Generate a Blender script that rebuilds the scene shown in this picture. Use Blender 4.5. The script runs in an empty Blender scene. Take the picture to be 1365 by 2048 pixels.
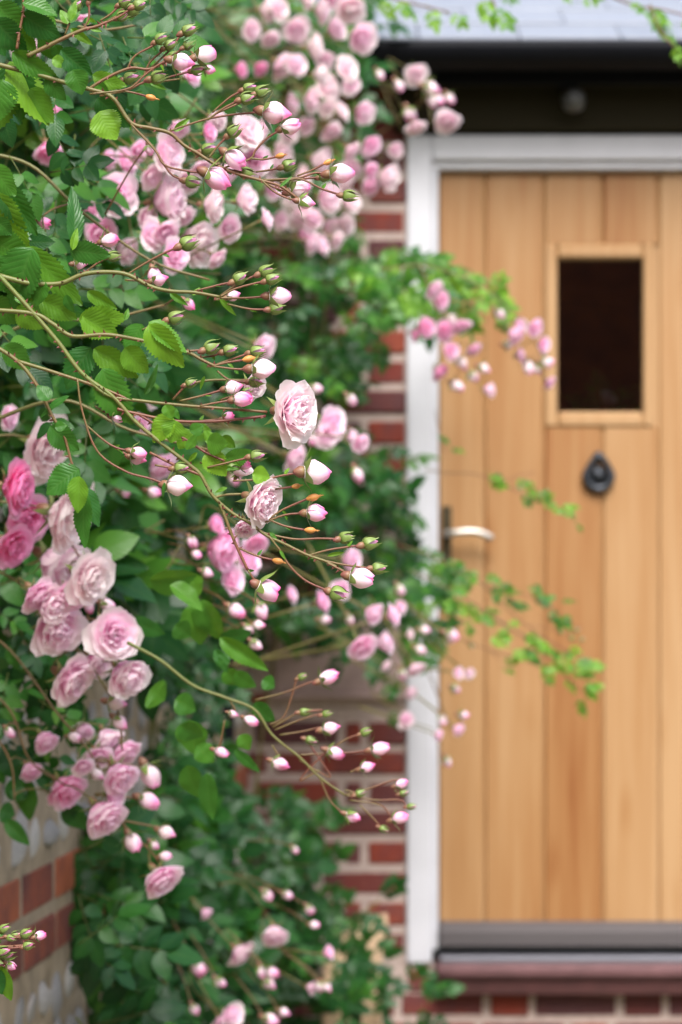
import bpy, math, random
from mathutils import Vector, Matrix, Euler
R = math.radians
rng = random.Random(7)
S = bpy.context.scene
COL = S.collection

# ------------------------------------------------------------------ camera, sky, sun, exposure
F = 85.0 / 36.0 * 2048.0          # focal length in photo pixels
HY = 1230.0                       # horizon row of the photograph
ZC = 1.25                         # camera height
cam = bpy.data.cameras.new('camera'); camo = bpy.data.objects.new('camera', cam); COL.objects.link(camo)
cam.sensor_fit = 'VERTICAL'; cam.sensor_height = 36; cam.sensor_width = 24; cam.lens = 85
cam.shift_y = (HY - 1024.0) / 2048.0
camo.location = (0, 0, ZC); camo.rotation_euler = (R(90), 0, 0)
cam.clip_start = 0.05; cam.clip_end = 300
cam.dof.use_dof = True; cam.dof.focus_distance = 2.15; cam.dof.aperture_fstop = 6.6; cam.dof.aperture_blades = 9
S.camera = camo

world = bpy.data.worlds.new('World'); S.world = world; world.use_nodes = True
nt = world.node_tree; nt.nodes.clear()
SUN_EL, SUN_ROT = 50, 174
sky = nt.nodes.new('ShaderNodeTexSky'); sky.sky_type = 'NISHITA'; sky.sun_disc = False
sky.sun_elevation = R(SUN_EL); sky.sun_rotation = R(SUN_ROT); sky.air_density = 1.0; sky.dust_density = 4.0; sky.ozone_density = 1.0
hs = nt.nodes.new('ShaderNodeHueSaturation'); hs.inputs['Saturation'].default_value = 0.66
bg = nt.nodes.new('ShaderNodeBackground'); bg.inputs['Strength'].default_value = 0.12
wo = nt.nodes.new('ShaderNodeOutputWorld')
nt.links.new(sky.outputs[0], hs.inputs['Color']); nt.links.new(hs.outputs[0], bg.inputs['Color']); nt.links.new(bg.outputs[0], wo.inputs[0])
sl = bpy.data.lights.new('sun', 'SUN'); sl.energy = 2.0; sl.angle = R(32); sl.color = (1.0, 0.985, 0.965)
so = bpy.data.objects.new('sun', sl); COL.objects.link(so)
sdir = Vector((math.sin(R(SUN_ROT)) * math.cos(R(SUN_EL)), math.cos(R(SUN_ROT)) * math.cos(R(SUN_EL)), math.sin(R(SUN_EL))))
so.rotation_euler = (-sdir).to_track_quat('-Z', 'Y').to_euler(); so.location = (0, -3, 6)
S.view_settings.view_transform = 'Standard'; S.view_settings.look = 'None'; S.view_settings.gamma = 1
S.view_settings.use_curve_mapping = False; S.view_settings.exposure = 1.30
S.cycles.max_bounces = 20; S.cycles.diffuse_bounces = 12; S.cycles.transmission_bounces = 12; S.cycles.glossy_bounces = 4; S.cycles.transparent_max_bounces = 16

# ------------------------------------------------------------------ helpers
def P(px, py, d): return Vector(((px - 682.5) / F * d, d, ZC - (py - HY) / F * d))

class MB:
    def __init__(s): s.v = []; s.f = []; s.m = []; s.t = []; s.uv = []
    def vert(s, co, t=0.0, uv=(0, 0)):
        s.v.append(tuple(co)); s.t.append(t); s.uv.append(uv); return len(s.v) - 1
    def face(s, ids, m=0): s.f.append(tuple(ids)); s.m.append(m)
    def mesh(s, name, mats, smooth=True):
        me = bpy.data.meshes.new(name); me.from_pydata(s.v, [], s.f)
        for m in mats: me.materials.append(m)
        n = len(me.polygons)
        me.polygons.foreach_set('material_index', s.m)
        me.polygons.foreach_set('use_smooth', [smooth] * n)
        a = me.attributes.new('tint', 'FLOAT', 'POINT'); a.data.foreach_set('value', s.t)
        ul = me.uv_layers.new(name='UVMap')
        li = [0] * len(me.loops); me.loops.foreach_get('vertex_index', li)
        fl = []
        for i in li: fl.extend(s.uv[i])
        ul.data.foreach_set('uv', fl)
        me.update(); return me
    def grid(s, pts, tt, uvs, m=0):
        ids = [[s.vert(p, t, u) for p, t, u in zip(a, b, c)] for a, b, c in zip(pts, tt, uvs)]
        for i in range(len(ids) - 1):
            for j in range(len(ids[0]) - 1):
                s.face((ids[i][j], ids[i][j + 1], ids[i + 1][j + 1], ids[i + 1][j]), m)
    def tube(s, pts, radii, n=6, m=0, t=0.0, cap=True):
        k = len(pts); prev = None; rings = []
        ax = None
        for i in range(k):
            d = (pts[min(i + 1, k - 1)] - pts[max(i - 1, 0)])
            if d.length < 1e-9: d = Vector((0, 0, 1))
            d.normalize()
            if ax is None:
                ax = d.cross(Vector((0, 0, 1)))
                if ax.length < 0.1: ax = d.cross(Vector((1, 0, 0)))
            ax = (ax - d * ax.dot(d)).normalized(); b = d.cross(ax)
            tt = t[i] if isinstance(t, list) else t
            rings.append([s.vert(pts[i] + (ax * math.cos(2 * math.pi * j / n) + b * math.sin(2 * math.pi * j / n)) * radii[i], tt, (j / n, i)) for j in range(n)])
        for i in range(k - 1):
            for j in range(n):
                s.face((rings[i][j], rings[i][(j + 1) % n], rings[i + 1][(j + 1) % n], rings[i + 1][j]), m)
        if cap:
            s.face(tuple(reversed(rings[0])), m); s.face(tuple(rings[-1]), m)
    def box(s, a, b, c=0.003, m=0):
        """bevelled box between corners a and b: 44 triangles"""
        x0, y0, z0 = a; x1, y1, z1 = b
        idx = {}
        for sx in (0, 1):
            for sy in (0, 1):
                for sz in (0, 1):
                    x = (x0, x1)[sx]; y = (y0, y1)[sy]; z = (z0, z1)[sz]
                    ix = x + (c if sx == 0 else -c); iy = y + (c if sy == 0 else -c); iz = z + (c if sz == 0 else -c)
                    idx[sx, sy, sz] = (s.vert((x, iy, iz)), s.vert((ix, y, iz)), s.vert((ix, iy, z)))
        def q(l, flip): s.face(l if not flip else l[::-1], m)
        for k in (0, 1):
            q([idx[k, 0, 0][0], idx[k, 1, 0][0], idx[k, 1, 1][0], idx[k, 0, 1][0]], k == 0)
            q([idx[0, k, 0][1], idx[1, k, 0][1], idx[1, k, 1][1], idx[0, k, 1][1]], k == 1)
            q([idx[0, 0, k][2], idx[1, 0, k][2], idx[1, 1, k][2], idx[0, 1, k][2]], k == 0)
        for p in (0, 1):
            for r in (0, 1):
                q([idx[p, r, 0][0], idx[p, r, 1][0], idx[p, r, 1][1], idx[p, r, 0][1]], p == r)
                q([idx[p, 0, r][0], idx[p, 1, r][0], idx[p, 1, r][2], idx[p, 0, r][2]], p != r)
                q([idx[0, p, r][1], idx[1, p, r][1], idx[1, p, r][2], idx[0, p, r][2]], p == r)
        for sx in (0, 1):
            for sy in (0, 1):
                for sz in (0, 1):
                    q(list(idx[sx, sy, sz]), (sx + sy + sz) % 2 == 0)

def link(name, me, parent=None, mat=None, col=None):
    o = bpy.data.objects.new(name, me); COL.objects.link(o)
    if parent is not None: o.parent = parent
    if mat is not None: o.matrix_local = mat
    if col is not None: o.color = (col[0], col[1], col[2], 1)
    return o
def tag(o, label=None, cat=None, group=None, kind=None):
    if label: o['label'] = label
    if cat: o['category'] = cat
    if group: o['group'] = group
    if kind: o['kind'] = kind
    return o
def thing(name, label, cat, loc=(0, 0, 0), group=None):
    o = bpy.data.objects.new(name, None); COL.objects.link(o); o.location = loc; o.empty_display_size = 0.02
    return tag(o, label, cat, group)
def part(name, mb, mats, parent, smooth=False, world=True):
    me = mb.mesh(name, mats if isinstance(mats, (list, tuple)) else [mats], smooth)
    o = link(name, me, parent)
    if parent is not None and world: o.matrix_local = Matrix.Translation(-absloc(parent))
    return o
def absloc(o):
    v = Vector(o.location); p = o.parent
    while p is not None: v += p.location; p = p.parent
    return v
def lathe(mb, prof, c, n=20, m=0, axis='Z', t=0.0):
    ring = []
    for r, h in prof:
        row = []
        for j in range(n):
            a = 2 * math.pi * j / n
            if axis == 'Z': co = (c[0] + r * math.cos(a), c[1] + r * math.sin(a), c[2] + h)
            else: co = (c[0] + r * math.cos(a), c[1] - h, c[2] + r * math.sin(a))
            row.append(mb.vert(co, t, (j / n, h)))
        ring.append(row)
    for i in range(len(ring) - 1):
        for j in range(n):
            mb.face((ring[i][j], ring[i][(j + 1) % n], ring[i + 1][(j + 1) % n], ring[i + 1][j]), m)
def smooth_path(pts, k=6):
    if len(pts) < 3:
        return [pts[0].lerp(pts[-1], i / k) for i in range(k + 1)]
    out = []
    q = [pts[0] * 2 - pts[1]] + list(pts) + [pts[-1] * 2 - pts[-2]]
    for i in range(1, len(q) - 2):
        a, b, c, d = q[i - 1:i + 3]
        for j in range(k):
            t = j / k
            out.append(0.5 * ((2 * b) + (c - a) * t + (2 * a - 5 * b + 4 * c - d) * t * t + (3 * b - a - 3 * c + d) * t ** 3))
    out.append(Vector(pts[-1])); return out
def frame_mat(o, y, nhint, sx, sy, sz):
    """local Y along y, local Z close to nhint"""
    y = y.normalized(); z = nhint - y * nhint.dot(y)
    if z.length < 1e-4: z = Vector((0, -1, 0.3)) - y * y.dot(Vector((0, -1, 0.3)))
    z.normalize(); x = y.cross(z)
    m = Matrix(((x.x * sx, y.x * sy, z.x * sz, o.x), (x.y * sx, y.y * sy, z.y * sz, o.y), (x.z * sx, y.z * sy, z.z * sz, o.z), (0, 0, 0, 1)))
    return m

# ------------------------------------------------------------------ materials
def new_mat(name):
    m = bpy.data.materials.new(name); m.use_nodes = True; n = m.node_tree.nodes; n.clear()
    return m, n, m.node_tree.links
def mixc(n, l, fac, a, b, blend='MIX'):
    x = n.new('ShaderNodeMix'); x.data_type = 'RGBA'; x.blend_type = blend
    for k, v in ((0, fac), (6, a), (7, b)):
        if hasattr(v, 'links') or hasattr(v, 'is_linked'): l.new(v, x.inputs[k])
        else: x.inputs[k].default_value = v if k == 0 else (*v, 1)
    return x.outputs[2]
def ramp(n, l, src, stops, interp='LINEAR'):
    r = n.new('ShaderNodeValToRGB'); r.color_ramp.interpolation = interp
    e = r.color_ramp.elements
    while len(e) < len(stops): e.new(0.5)
    for x, (p, c) in zip(e, stops): x.position = p; x.color = (*c, 1)
    l.new(src, r.inputs[0]); return r.outputs[0]
def math_(n, l, op, a, b=0.0, clamp=False):
    x = n.new('ShaderNodeMath'); x.operation = op; x.use_clamp = clamp
    for k, v in ((0, a), (1, b)):
        if isinstance(v, (int, float)): x.inputs[k].default_value = v
        else: l.new(v, x.inputs[k])
    return x.outputs[0]
def noise(n, l, scale, detail=4, vec=None, rough=0.55):
    x = n.new('ShaderNodeTexNoise'); x.inputs['Scale'].default_value = scale; x.inputs['Detail'].default_value = detail; x.inputs['Roughness'].default_value = rough
    if vec is not None: l.new(vec, x.inputs['Vector'])
    return x.outputs[0]
def mapping(n, l, scale, rnd=None):
    tc = n.new('ShaderNodeTexCoord'); mp = n.new('ShaderNodeMapping'); mp.inputs['Scale'].default_value = scale
    l.new(tc.outputs['Object'], mp.inputs['Vector'])
    if rnd is not None:
        cx = n.new('ShaderNodeCombineXYZ')
        for i in range(3): l.new(math_(n, l, 'MULTIPLY', rnd, 17.0 + 9 * i), cx.inputs[i])
        l.new(cx.outputs[0], mp.inputs['Location'])
    return mp.outputs[0]
def bump(n, l, h, strength, dist):
    b = n.new('ShaderNodeBump'); b.inputs['Strength'].default_value = strength; b.inputs['Distance'].default_value = dist
    l.new(h, b.inputs['Height']); return b.outputs[0]
def principled(n, l, col, rough=0.6, normal=None, metal=0.0, spec=0.5):
    p = n.new('ShaderNodeBsdfPrincipled'); o = n.new('ShaderNodeOutputMaterial')
    if isinstance(col, tuple): p.inputs['Base Color'].default_value = (*col, 1)
    else: l.new(col, p.inputs['Base Color'])
    if isinstance(rough, (int, float)): p.inputs['Roughness'].default_value = rough
    else: l.new(rough, p.inputs['Roughness'])
    p.inputs['Metallic'].default_value = metal; p.inputs['Specular IOR Level'].default_value = spec
    if normal is not None: l.new(normal, p.inputs['Normal'])
    l.new(p.outputs[0], o.inputs[0]); return p, o
def simple(name, col, rough=0.6, var=0.12, scale=30, bmp=0.15, metal=0.0, spec=0.5):
    m, n, l = new_mat(name); v = mapping(n, l, (1, 1, 1)); h = noise(n, l, scale, 5, v)
    c = ramp(n, l, h, [(0.3, tuple(x * (1 - var) for x in col)), (0.7, tuple(min(1, x * (1 + var)) for x in col))])
    principled(n, l, c, rough, bump(n, l, h, bmp, 0.004), metal, spec); return m
def objrand(n): return n.new('ShaderNodeObjectInfo').outputs['Random']

def mat_brick(name, stops):
    m, n, l = new_mat(name); r = objrand(n)
    v = mapping(n, l, (1, 1, 1), r)
    base = ramp(n, l, r, stops)
    big = noise(n, l, 14, 3, v); fine = noise(n, l, 160, 4, v)
    c = mixc(n, l, ramp(n, l, big, [(0.42, (0, 0, 0)), (0.7, (0.75,) * 3)]), base, (0.085, 0.035, 0.04))
    c = mixc(n, l, ramp(n, l, fine, [(0.52, (0, 0, 0)), (0.75, (0.16,) * 3)]), c, (0.42, 0.26, 0.19))
    h = math_(n, l, 'ADD', math_(n, l, 'MULTIPLY', fine, 0.5), big)
    principled(n, l, c, 0.85, bump(n, l, h, 0.5, 0.003), 0, 0.3); return m
M_BRICK = mat_brick('red_brick', [(0.0, (0.18, 0.027, 0.016)), (0.2, (0.075, 0.028, 0.032)), (0.4, (0.22, 0.034, 0.016)), (0.6, (0.11, 0.028, 0.026)), (0.8, (0.068, 0.032, 0.038)), (1.0, (0.27, 0.05, 0.021))])
M_BRICK_L = mat_brick('orange_brick', [(0.0, (0.33, 0.09, 0.042)), (0.4, (0.38, 0.11, 0.05)), (0.7, (0.24, 0.065, 0.04)), (1.0, (0.14, 0.045, 0.042))])
M_MORTAR = simple('pink_mortar', (0.41, 0.32, 0.285), 0.95, 0.15, 60, 0.6)
M_BUFF = simple('buff_mortar', (0.30, 0.235, 0.165), 0.95, 0.28, 26, 1.0)
M_STONE = simple('buff_stone', (0.52, 0.36, 0.23), 0.9, 0.16, 24, 0.6)
M_TABLET = simple('mauve_stone', (0.36, 0.255, 0.235), 0.85, 0.14, 18, 0.3)
def mat_flint():
    m, n, l = new_mat('flint'); r = objrand(n); v = mapping(n, l, (1, 1, 1), r)
    gi = n.new('ShaderNodeNewGeometry').outputs['Random Per Island']
    q = math_(n, l, 'FRACT', math_(n, l, 'ADD', r, gi))
    base = ramp(n, l, q, [(0, (0.06, 0.065, 0.085)), (0.3, (0.30, 0.29, 0.31)), (0.5, (0.10, 0.10, 0.125)), (0.75, (0.44, 0.42, 0.41)), (1, (0.17, 0.15, 0.15))])
    nz = noise(n, l, 26, 5, v)
    c = mixc(n, l, ramp(n, l, nz, [(0.45, (0, 0, 0)), (0.62, (1, 1, 1))]), base, (0.52, 0.49, 0.46))
    principled(n, l, c, 0.45, bump(n, l, nz, 0.4, 0.004)); return m
M_FLINT = mat_flint()
def mat_wood(name, stops, rough=0.5, grainscale=1.0, spec=0.35, flat=False):
    m, n, l = new_mat(name); oi = n.new('ShaderNodeObjectInfo'); r = oi.outputs['Random']
    v = mapping(n, l, (1.4, 38, 60) if flat else (38 * grainscale, 38, 1.1), r); g = noise(n, l, 1.6, 6, v, 0.6)
    v2 = mapping(n, l, (9, 9, 0.9), r); b = noise(n, l, 1.3, 3, v2)
    v3 = mapping(n, l, (5, 240, 240) if flat else (240, 240, 4), r); f = noise(n, l, 1.0, 3, v3)
    sc = n.new('ShaderNodeSeparateColor'); l.new(oi.outputs['Color'], sc.inputs[0])
    x = math_(n, l, 'ADD', math_(n, l, 'MULTIPLY', g, 0.62), math_(n, l, 'ADD', math_(n, l, 'MULTIPLY', b, 0.62), math_(n, l, 'MULTIPLY', f, 0.10)))
    x = math_(n, l, 'ADD', x, math_(n, l, 'MULTIPLY', math_(n, l, 'SUBTRACT', sc.outputs[0], 0.5), 0.8))
    vk = n.new('ShaderNodeTexVoronoi'); vk.inputs['Scale'].default_value = 1.0; l.new(mapping(n, l, (2.5, 9, 9) if flat else (9, 9, 2.5), r), vk.inputs['Vector'])
    x = math_(n, l, 'SUBTRACT', x, math_(n, l, 'MULTIPLY', ramp(n, l, vk.outputs['Distance'], [(0.05, (1, 1, 1)), (0.22, (0, 0, 0))]), 0.16))
    c = ramp(n, l, x, stops)
    principled(n, l, c, rough, bump(n, l, g, 0.5 if flat else 0.12, 0.003), 0, spec); return m
M_OAK = mat_wood('oiled_oak', [(0.06, (0.11, 0.036, 0.011)), (0.28, (0.215, 0.080, 0.021)), (0.46, (0.27, 0.125, 0.042)), (0.64, (0.315, 0.168, 0.068)), (0.9, (0.375, 0.225, 0.108))])
M_GREYWOOD = mat_wood('weathered_board', [(0.25, (0.012, 0.010, 0.011)), (0.5, (0.032, 0.028, 0.030)), (0.8, (0.085, 0.076, 0.078))], 0.7, 1.0, 0.15, True)
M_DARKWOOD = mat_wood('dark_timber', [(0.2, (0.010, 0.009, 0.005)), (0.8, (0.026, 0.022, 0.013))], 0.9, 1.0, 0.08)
M_WHITE = simple('white_paint', (0.535, 0.535, 0.575), 0.42, 0.05, 9, 0.05)
M_BLACK = simple('black_plastic', (0.004, 0.0045, 0.007), 0.6, 0.1, 20, 0.03, 0, 0.12)
M_IRON = simple('dark_iron', (0.045, 0.05, 0.06), 0.45, 0.3, 60, 0.3, 0.6)
M_BRONZE = simple('dark_bronze', (0.055, 0.042, 0.02), 0.45, 0.25, 60, 0.2, 0.5)
M_PEWTER = simple('pewter', (0.50, 0.47, 0.43), 0.38, 0.12, 60, 0.1, 0.8)
M_SILL2 = simple('mauve_sill', (0.12, 0.058, 0.062), 0.5, 0.25, 18, 0.2, 0, 0.3)  # mauve nosing colour, paler than the riser
M_ALU = simple('aluminium_strip', (0.2, 0.2, 0.23), 0.5, 0.06, 30, 0.05, 0.6)
M_SILL = simple('red_brown_sill', (0.05, 0.016, 0.015), 0.6, 0.2, 22, 0.2, 0, 0.3)
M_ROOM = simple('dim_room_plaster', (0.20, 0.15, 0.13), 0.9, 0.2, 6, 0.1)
M_GROUND = simple('garden_ground', (0.16, 0.15, 0.09), 0.95, 0.3, 12, 0.5)
M_FROST = simple('milky_glass', (0.07, 0.07, 0.07), 0.35, 0.05, 20, 0.02)
def mat_slate():
    m, n, l = new_mat('blue_slate'); r = objrand(n); v = mapping(n, l, (6, 2, 6), r); h = noise(n, l, 5, 5, v)
    c = mixc(n, l, h, ramp(n, l, r, [(0, (0.15, 0.17, 0.215)), (1, (0.21, 0.23, 0.28))]), (0.25, 0.27, 0.31))
    principled(n, l, c, 0.4, bump(n, l, h, 0.25, 0.004)); return m
M_SLATE = mat_slate()
def mat_glass():
    m, n, l = new_mat('window_glass')
    p, o = principled(n, l, (0.9, 0.95, 0.95), 0.02)
    t = n.new('ShaderNodeBsdfTransparent'); t.inputs[0].default_value = (0.72, 0.76, 0.75, 1)
    g = n.new('ShaderNodeBsdfGlossy'); g.inputs['Roughness'].default_value = 0.02
    fr = n.new('ShaderNodeFresnel'); fr.inputs[0].default_value = 1.85
    mx = n.new('ShaderNodeMixShader'); l.new(fr.outputs[0], mx.inputs[0]); l.new(t.outputs[0], mx.inputs[1]); l.new(g.outputs[0], mx.inputs[2])
    l.new(mx.outputs[0], o.inputs[0]); n.remove(p); return m
M_GLASS = mat_glass()

def mat_leaf():
    m, n, l = new_mat('rose_leaf')
    oi = n.new('ShaderNodeObjectInfo'); ge = n.new('ShaderNodeNewGeometry')
    at = n.new('ShaderNodeAttribute'); at.attribute_name = 'tint'
    sc = n.new('ShaderNodeSeparateColor'); l.new(oi.outputs['Color'], sc.inputs[0])
    rr = math_(n, l, 'FRACT', math_(n, l, 'ADD', oi.outputs['Random'], ge.outputs['Random Per Island']))
    # youth: object colour red channel; single leaflets vary round it
    ay = n.new('ShaderNodeAttribute'); ay.attribute_name = 'youth'
    y = math_(n, l, 'ADD', math_(n, l, 'ADD', sc.outputs[0], ay.outputs['Fac']), math_(n, l, 'MULTIPLY', math_(n, l, 'SUBTRACT', rr, 0.5), 0.35), True)
    top = ramp(n, l, y, [(0.0, (0.008, 0.052, 0.017)), (0.3, (0.020, 0.105, 0.020)), (0.62, (0.060, 0.205, 0.022)), (1.0, (0.18, 0.37, 0.024))])
    uv = n.new('ShaderNodeUVMap'); sp = n.new('ShaderNodeSeparateXYZ'); l.new(uv.outputs[0], sp.inputs[0])
    ux = math_(n, l, 'ABSOLUTE', sp.outputs[0])
    ph = math_(n, l, 'SUBTRACT', math_(n, l, 'MULTIPLY', sp.outputs[1], 9.0), math_(n, l, 'MULTIPLY', ux, 2.6))
    tri = math_(n, l, 'ABSOLUTE', math_(n, l, 'SUBTRACT', math_(n, l, 'FRACT', ph), 0.5))      # 0 at the vein
    vein = ramp(n, l, tri, [(0.0, (1, 1, 1)), (0.09, (0.2,) * 3), (0.22, (0, 0, 0))])
    mid = ramp(n, l, ux, [(0.0, (1, 1, 1)), (0.06, (0.6,) * 3), (0.12, (0, 0, 0))])
    vm = math_(n, l, 'MAXIMUM', vein, mid)
    tc = n.new('ShaderNodeTexCoord')
    nz = noise(n, l, 3.0, 4, uv.outputs[0])
    col = mixc(n, l, math_(n, l, 'MULTIPLY', nz, 0.4), top, (0.018, 0.085, 0.012))
    col = mixc(n, l, math_(n, l, 'MULTIPLY', vm, 0.15), col, (0.15, 0.28, 0.07))
    under = mixc(n, l, 0.55, col, (0.13, 0.25, 0.07))
    col = mixc(n, l, ge.outputs['Backfacing'], col, under)
    col = mixc(n, l, math_(n, l, 'MULTIPLY', at.outputs['Fac'], 0.7), col, (0.17, 0.16, 0.05))
    hgt = math_(n, l, 'ADD', math_(n, l, 'MULTIPLY', tri, 1.0), math_(n, l, 'MULTIPLY', math_(n, l, 'SUBTRACT', 1.0, vm), 0.4))
    p, o = principled(n, l, col, 0.33, bump(n, l, hgt, 0.24, 0.0012), 0, 0.32)
    tr = n.new('ShaderNodeBsdfTranslucent'); l.new(ramp(n, l, y, [(0.0, (0.012, 0.07, 0.006)), (0.35, (0.05, 0.19, 0.006)), (1.0, (0.30, 0.52, 0.02))]), tr.inputs[0])
    mx = n.new('ShaderNodeMixShader'); mx.inputs[0].default_value = 0.30
    l.new(p.outputs[0], mx.inputs[1]); l.new(tr.outputs[0], mx.inputs[2]); l.new(mx.outputs[0], o.inputs[0]); return m
M_LEAF = mat_leaf()
def mat_petal():
    m, n, l = new_mat('rose_petal')
    oi = n.new('ShaderNodeObjectInfo'); at = n.new('ShaderNodeAttribute'); at.attribute_name = 'tint'
    sc = n.new('ShaderNodeSeparateColor'); l.new(oi.outputs['Color'], sc.inputs[0])
    k = math_(n, l, 'ADD', at.outputs['Fac'], math_(n, l, 'SUBTRACT', sc.outputs[0], 0.54), True)
    uv = n.new('ShaderNodeUVMap'); mp = n.new('ShaderNodeMapping'); mp.inputs['Scale'].default_value = (9, 1.2, 1); l.new(uv.outputs[0], mp.inputs[0])
    st = noise(n, l, 2.5, 4, mp.outputs[0])
    k = math_(n, l, 'ADD', k, math_(n, l, 'MULTIPLY', math_(n, l, 'SUBTRACT', st, 0.5), 0.22), True)
    col = ramp(n, l, k, [(0.0, (0.97, 0.92, 0.91)), (0.2, (0.985, 0.79, 0.92)), (0.5, (0.985, 0.48, 0.78)), (0.78, (0.94, 0.22, 0.56)), (1.0, (0.78, 0.07, 0.34))])
    p, o = principled(n, l, col, 0.55, bump(n, l, st, 0.12, 0.001), 0, 0.25)
    tr = n.new('ShaderNodeBsdfTranslucent'); l.new(mixc(n, l, 0.55, col, (1.0, 0.80, 0.90)), tr.inputs[0])
    mx = n.new('ShaderNodeMixShader'); mx.inputs[0].default_value = 0.42
    l.new(p.outputs[0], mx.inputs[1]); l.new(tr.outputs[0], mx.inputs[2]); l.new(mx.outputs[0], o.inputs[0]); return m
M_PETAL = mat_petal()
def mat_stem():
    m, n, l = new_mat('rose_stem'); at = n.new('ShaderNodeAttribute'); at.attribute_name = 'tint'
    v = mapping(n, l, (1, 1, 1)); nz = noise(n, l, 90, 4, v)
    k = math_(n, l, 'ADD', at.outputs['Fac'], math_(n, l, 'MULTIPLY', math_(n, l, 'SUBTRACT', nz, 0.5), 0.5), True)
    c = ramp(n, l, k, [(0, (0.12, 0.17, 0.03)), (0.4, (0.13, 0.11, 0.03)), (0.7, (0.16, 0.06, 0.03)), (1, (0.13, 0.025, 0.028))])
    principled(n, l, c, 0.5, bump(n, l, nz, 0.2, 0.001)); return m
M_STEM = mat_stem()
def mat_calyx():
    m, n, l = new_mat('rose_calyx'); at = n.new('ShaderNodeAttribute'); at.attribute_name = 'tint'
    r = objrand(n); v = mapping(n, l, (1, 1, 1), r); nz = noise(n, l, 4, 4, v)
    k = math_(n, l, 'ADD', at.outputs['Fac'], math_(n, l, 'MULTIPLY', math_(n, l, 'SUBTRACT', nz, 0.5), 0.5), True)
    c = ramp(n, l, k, [(0, (0.13, 0.20, 0.04)), (0.35, (0.21, 0.28, 0.075)), (0.65, (0.22, 0.13, 0.06)), (1, (0.17, 0.04, 0.045))])
    principled(n, l, c, 0.5, bump(n, l, nz, 0.2, 0.001)); return m
M_CALYX = mat_calyx()
M_HIP = simple('orange_hip', (0.55, 0.24, 0.06), 0.45, 0.2, 200, 0.1)

# ------------------------------------------------------------------ setting: ground, house wall, flint wall
g = MB(); g.face([g.vert(p) for p in ((-60, -60, 0), (60, -60, 0), (60, 60, 0), (-60, 60, 0))])
tag(part('ground', g, M_GROUND, None), kind='structure')

DW = 6.10                        # distance of the brick face
K = F / DW                       # photo pixels per metre there
def wx(px): return (px - 682.5) / K
def wz(py): return ZC - (py - HY) / K
XL, XJ = wx(496), wx(813)
house = thing('brick_wall', 'red brick pier and step below the door, pale thick mortar joints', 'brick wall', (0, DW, 0))
mo = MB()
mo.box((XL - 0.5, DW + 0.0045, 0), (XJ + 0.004, DW + 0.30, 2.64), 0.001)
mo.box((XJ + 0.005, DW + 0.0045, 0), (1.6, DW + 0.30, wz(1988)), 0.001)
mo.box((wx(1500), DW + 0.0045, wz(1987)), (1.6, DW + 0.30, 2.64), 0.001)
mo.box((XJ + 0.0052, DW + .0045, wz(1987)), (wx(868), DW + .3, wz(1927)), .001)
part('mortar', mo, M_MORTAR, house)
brick_cache = {}
def brick_mesh(w, h, dpt, mat):
    key = (round(w, 3), h, dpt, mat.name)
    if key not in brick_cache:
        b = MB(); b.box((0, 0, 0), (w, dpt, h), 0.005); brick_cache[key] = b.mesh('brick', [mat], False)
    return brick_cache[key]
BH = 0.0565
def lay(x, z, w, dpt=0.05):
    o = link('brick', brick_mesh(w, BH, dpt, M_BRICK), house)
    o.location = (x + rng.uniform(-.002, .002), rng.uniform(-.003, .003), z + rng.uniform(-.0015, .0015))
    o.rotation_euler = (0, R(rng.uniform(-.5, .5)), R(rng.uniform(-.6, .6)))
TAB = (wx(548), wx(806), wz(1388), wz(1222))
tops = [1745 + 60.2 * k for k in range(-28, 9)]
for i, ty in enumerate(tops):
    z = wz(ty) - BH
    if z < 0 or z + BH > 2.64: continue
    x = XJ - 0.002; seq = [0.210, 0.098, 0.210, 0.098] if i % 2 == 0 else [0.093, 0.040, 0.208, 0.098, 0.21]
    if ty > 1925: continue
    for w in seq:
        x0 = x - w
        if x0 < XL - 0.16: break
        if not (x0 < TAB[1] and x > TAB[0] and z + BH > TAB[2] + .005 and z < TAB[3]):
            lay(x0, z, w)
        x = x0 - 0.019
lay(XJ + .004, wz(1986), .058)
for r, ty in enumerate((1988, 2048, 2108, 2168)):
    z = wz(ty) - BH; x = wx(848) - (0.0 if r % 2 == 0 else 0.16) - 0.48; k = 0
    if z < 0: continue
    while x < 1.3:
        w = (0.07 if (k == 2 and r == 0) else 0.208 if k % 2 else 0.095)
        lay(x, z, w); x += w + 0.017; k += 1
t = MB(); t.box((TAB[0], DW - 0.012, TAB[2]), (TAB[1], DW + 0.05, TAB[3]), 0.006)
t.box((TAB[0] - .006, DW - 0.026, TAB[2] - 0.012), (TAB[1] + .006, DW + 0.04, TAB[2] + 0.004), 0.003)
o = part('stone_tablet', t, M_TABLET, None); tag(o, 'plain mauve grey stone slab set flat into the red brick pier', 'stone slab')

# flint wall, angled slightly towards the door
U = Vector((0.0864, 1, 0)).normalized(); NRM = Vector((U.y, -U.x, 0))
WO = Vector((-0.465, 3.45, 0))                       # a point on the wall face
def wp(s, z, off=0.0): return WO + U * s + NRM * off + Vector((0, 0, z))
def walld(px):                                      # distance of the wall face along a photo column
    q = 0.0864 - (px - 682.5) / F
    return min(DW, 0.7631 / q) if q > 0.05 else DW
S0, S1 = -2.0, 2.66
fw = thing('flint_wall', 'flint cobble wall with orange brick bands at the lower left, leading back to the door', 'flint wall', tuple(WO))
b = MB()
c0, c1, c2, c3 = wp(S0, 0, -.001), wp(S1, 0, -.001), wp(S1, 0, -.3), wp(S0, 0, -.3)
ids = [[b.vert(c + Vector((0, 0, h))) for c in (c0, c1, c2, c3)] for h in (0, 3.4)]
for j in range(4): b.face((ids[0][j], ids[0][(j + 1) % 4], ids[1][(j + 1) % 4], ids[1][j]))
b.face(tuple(ids[1]))
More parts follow.
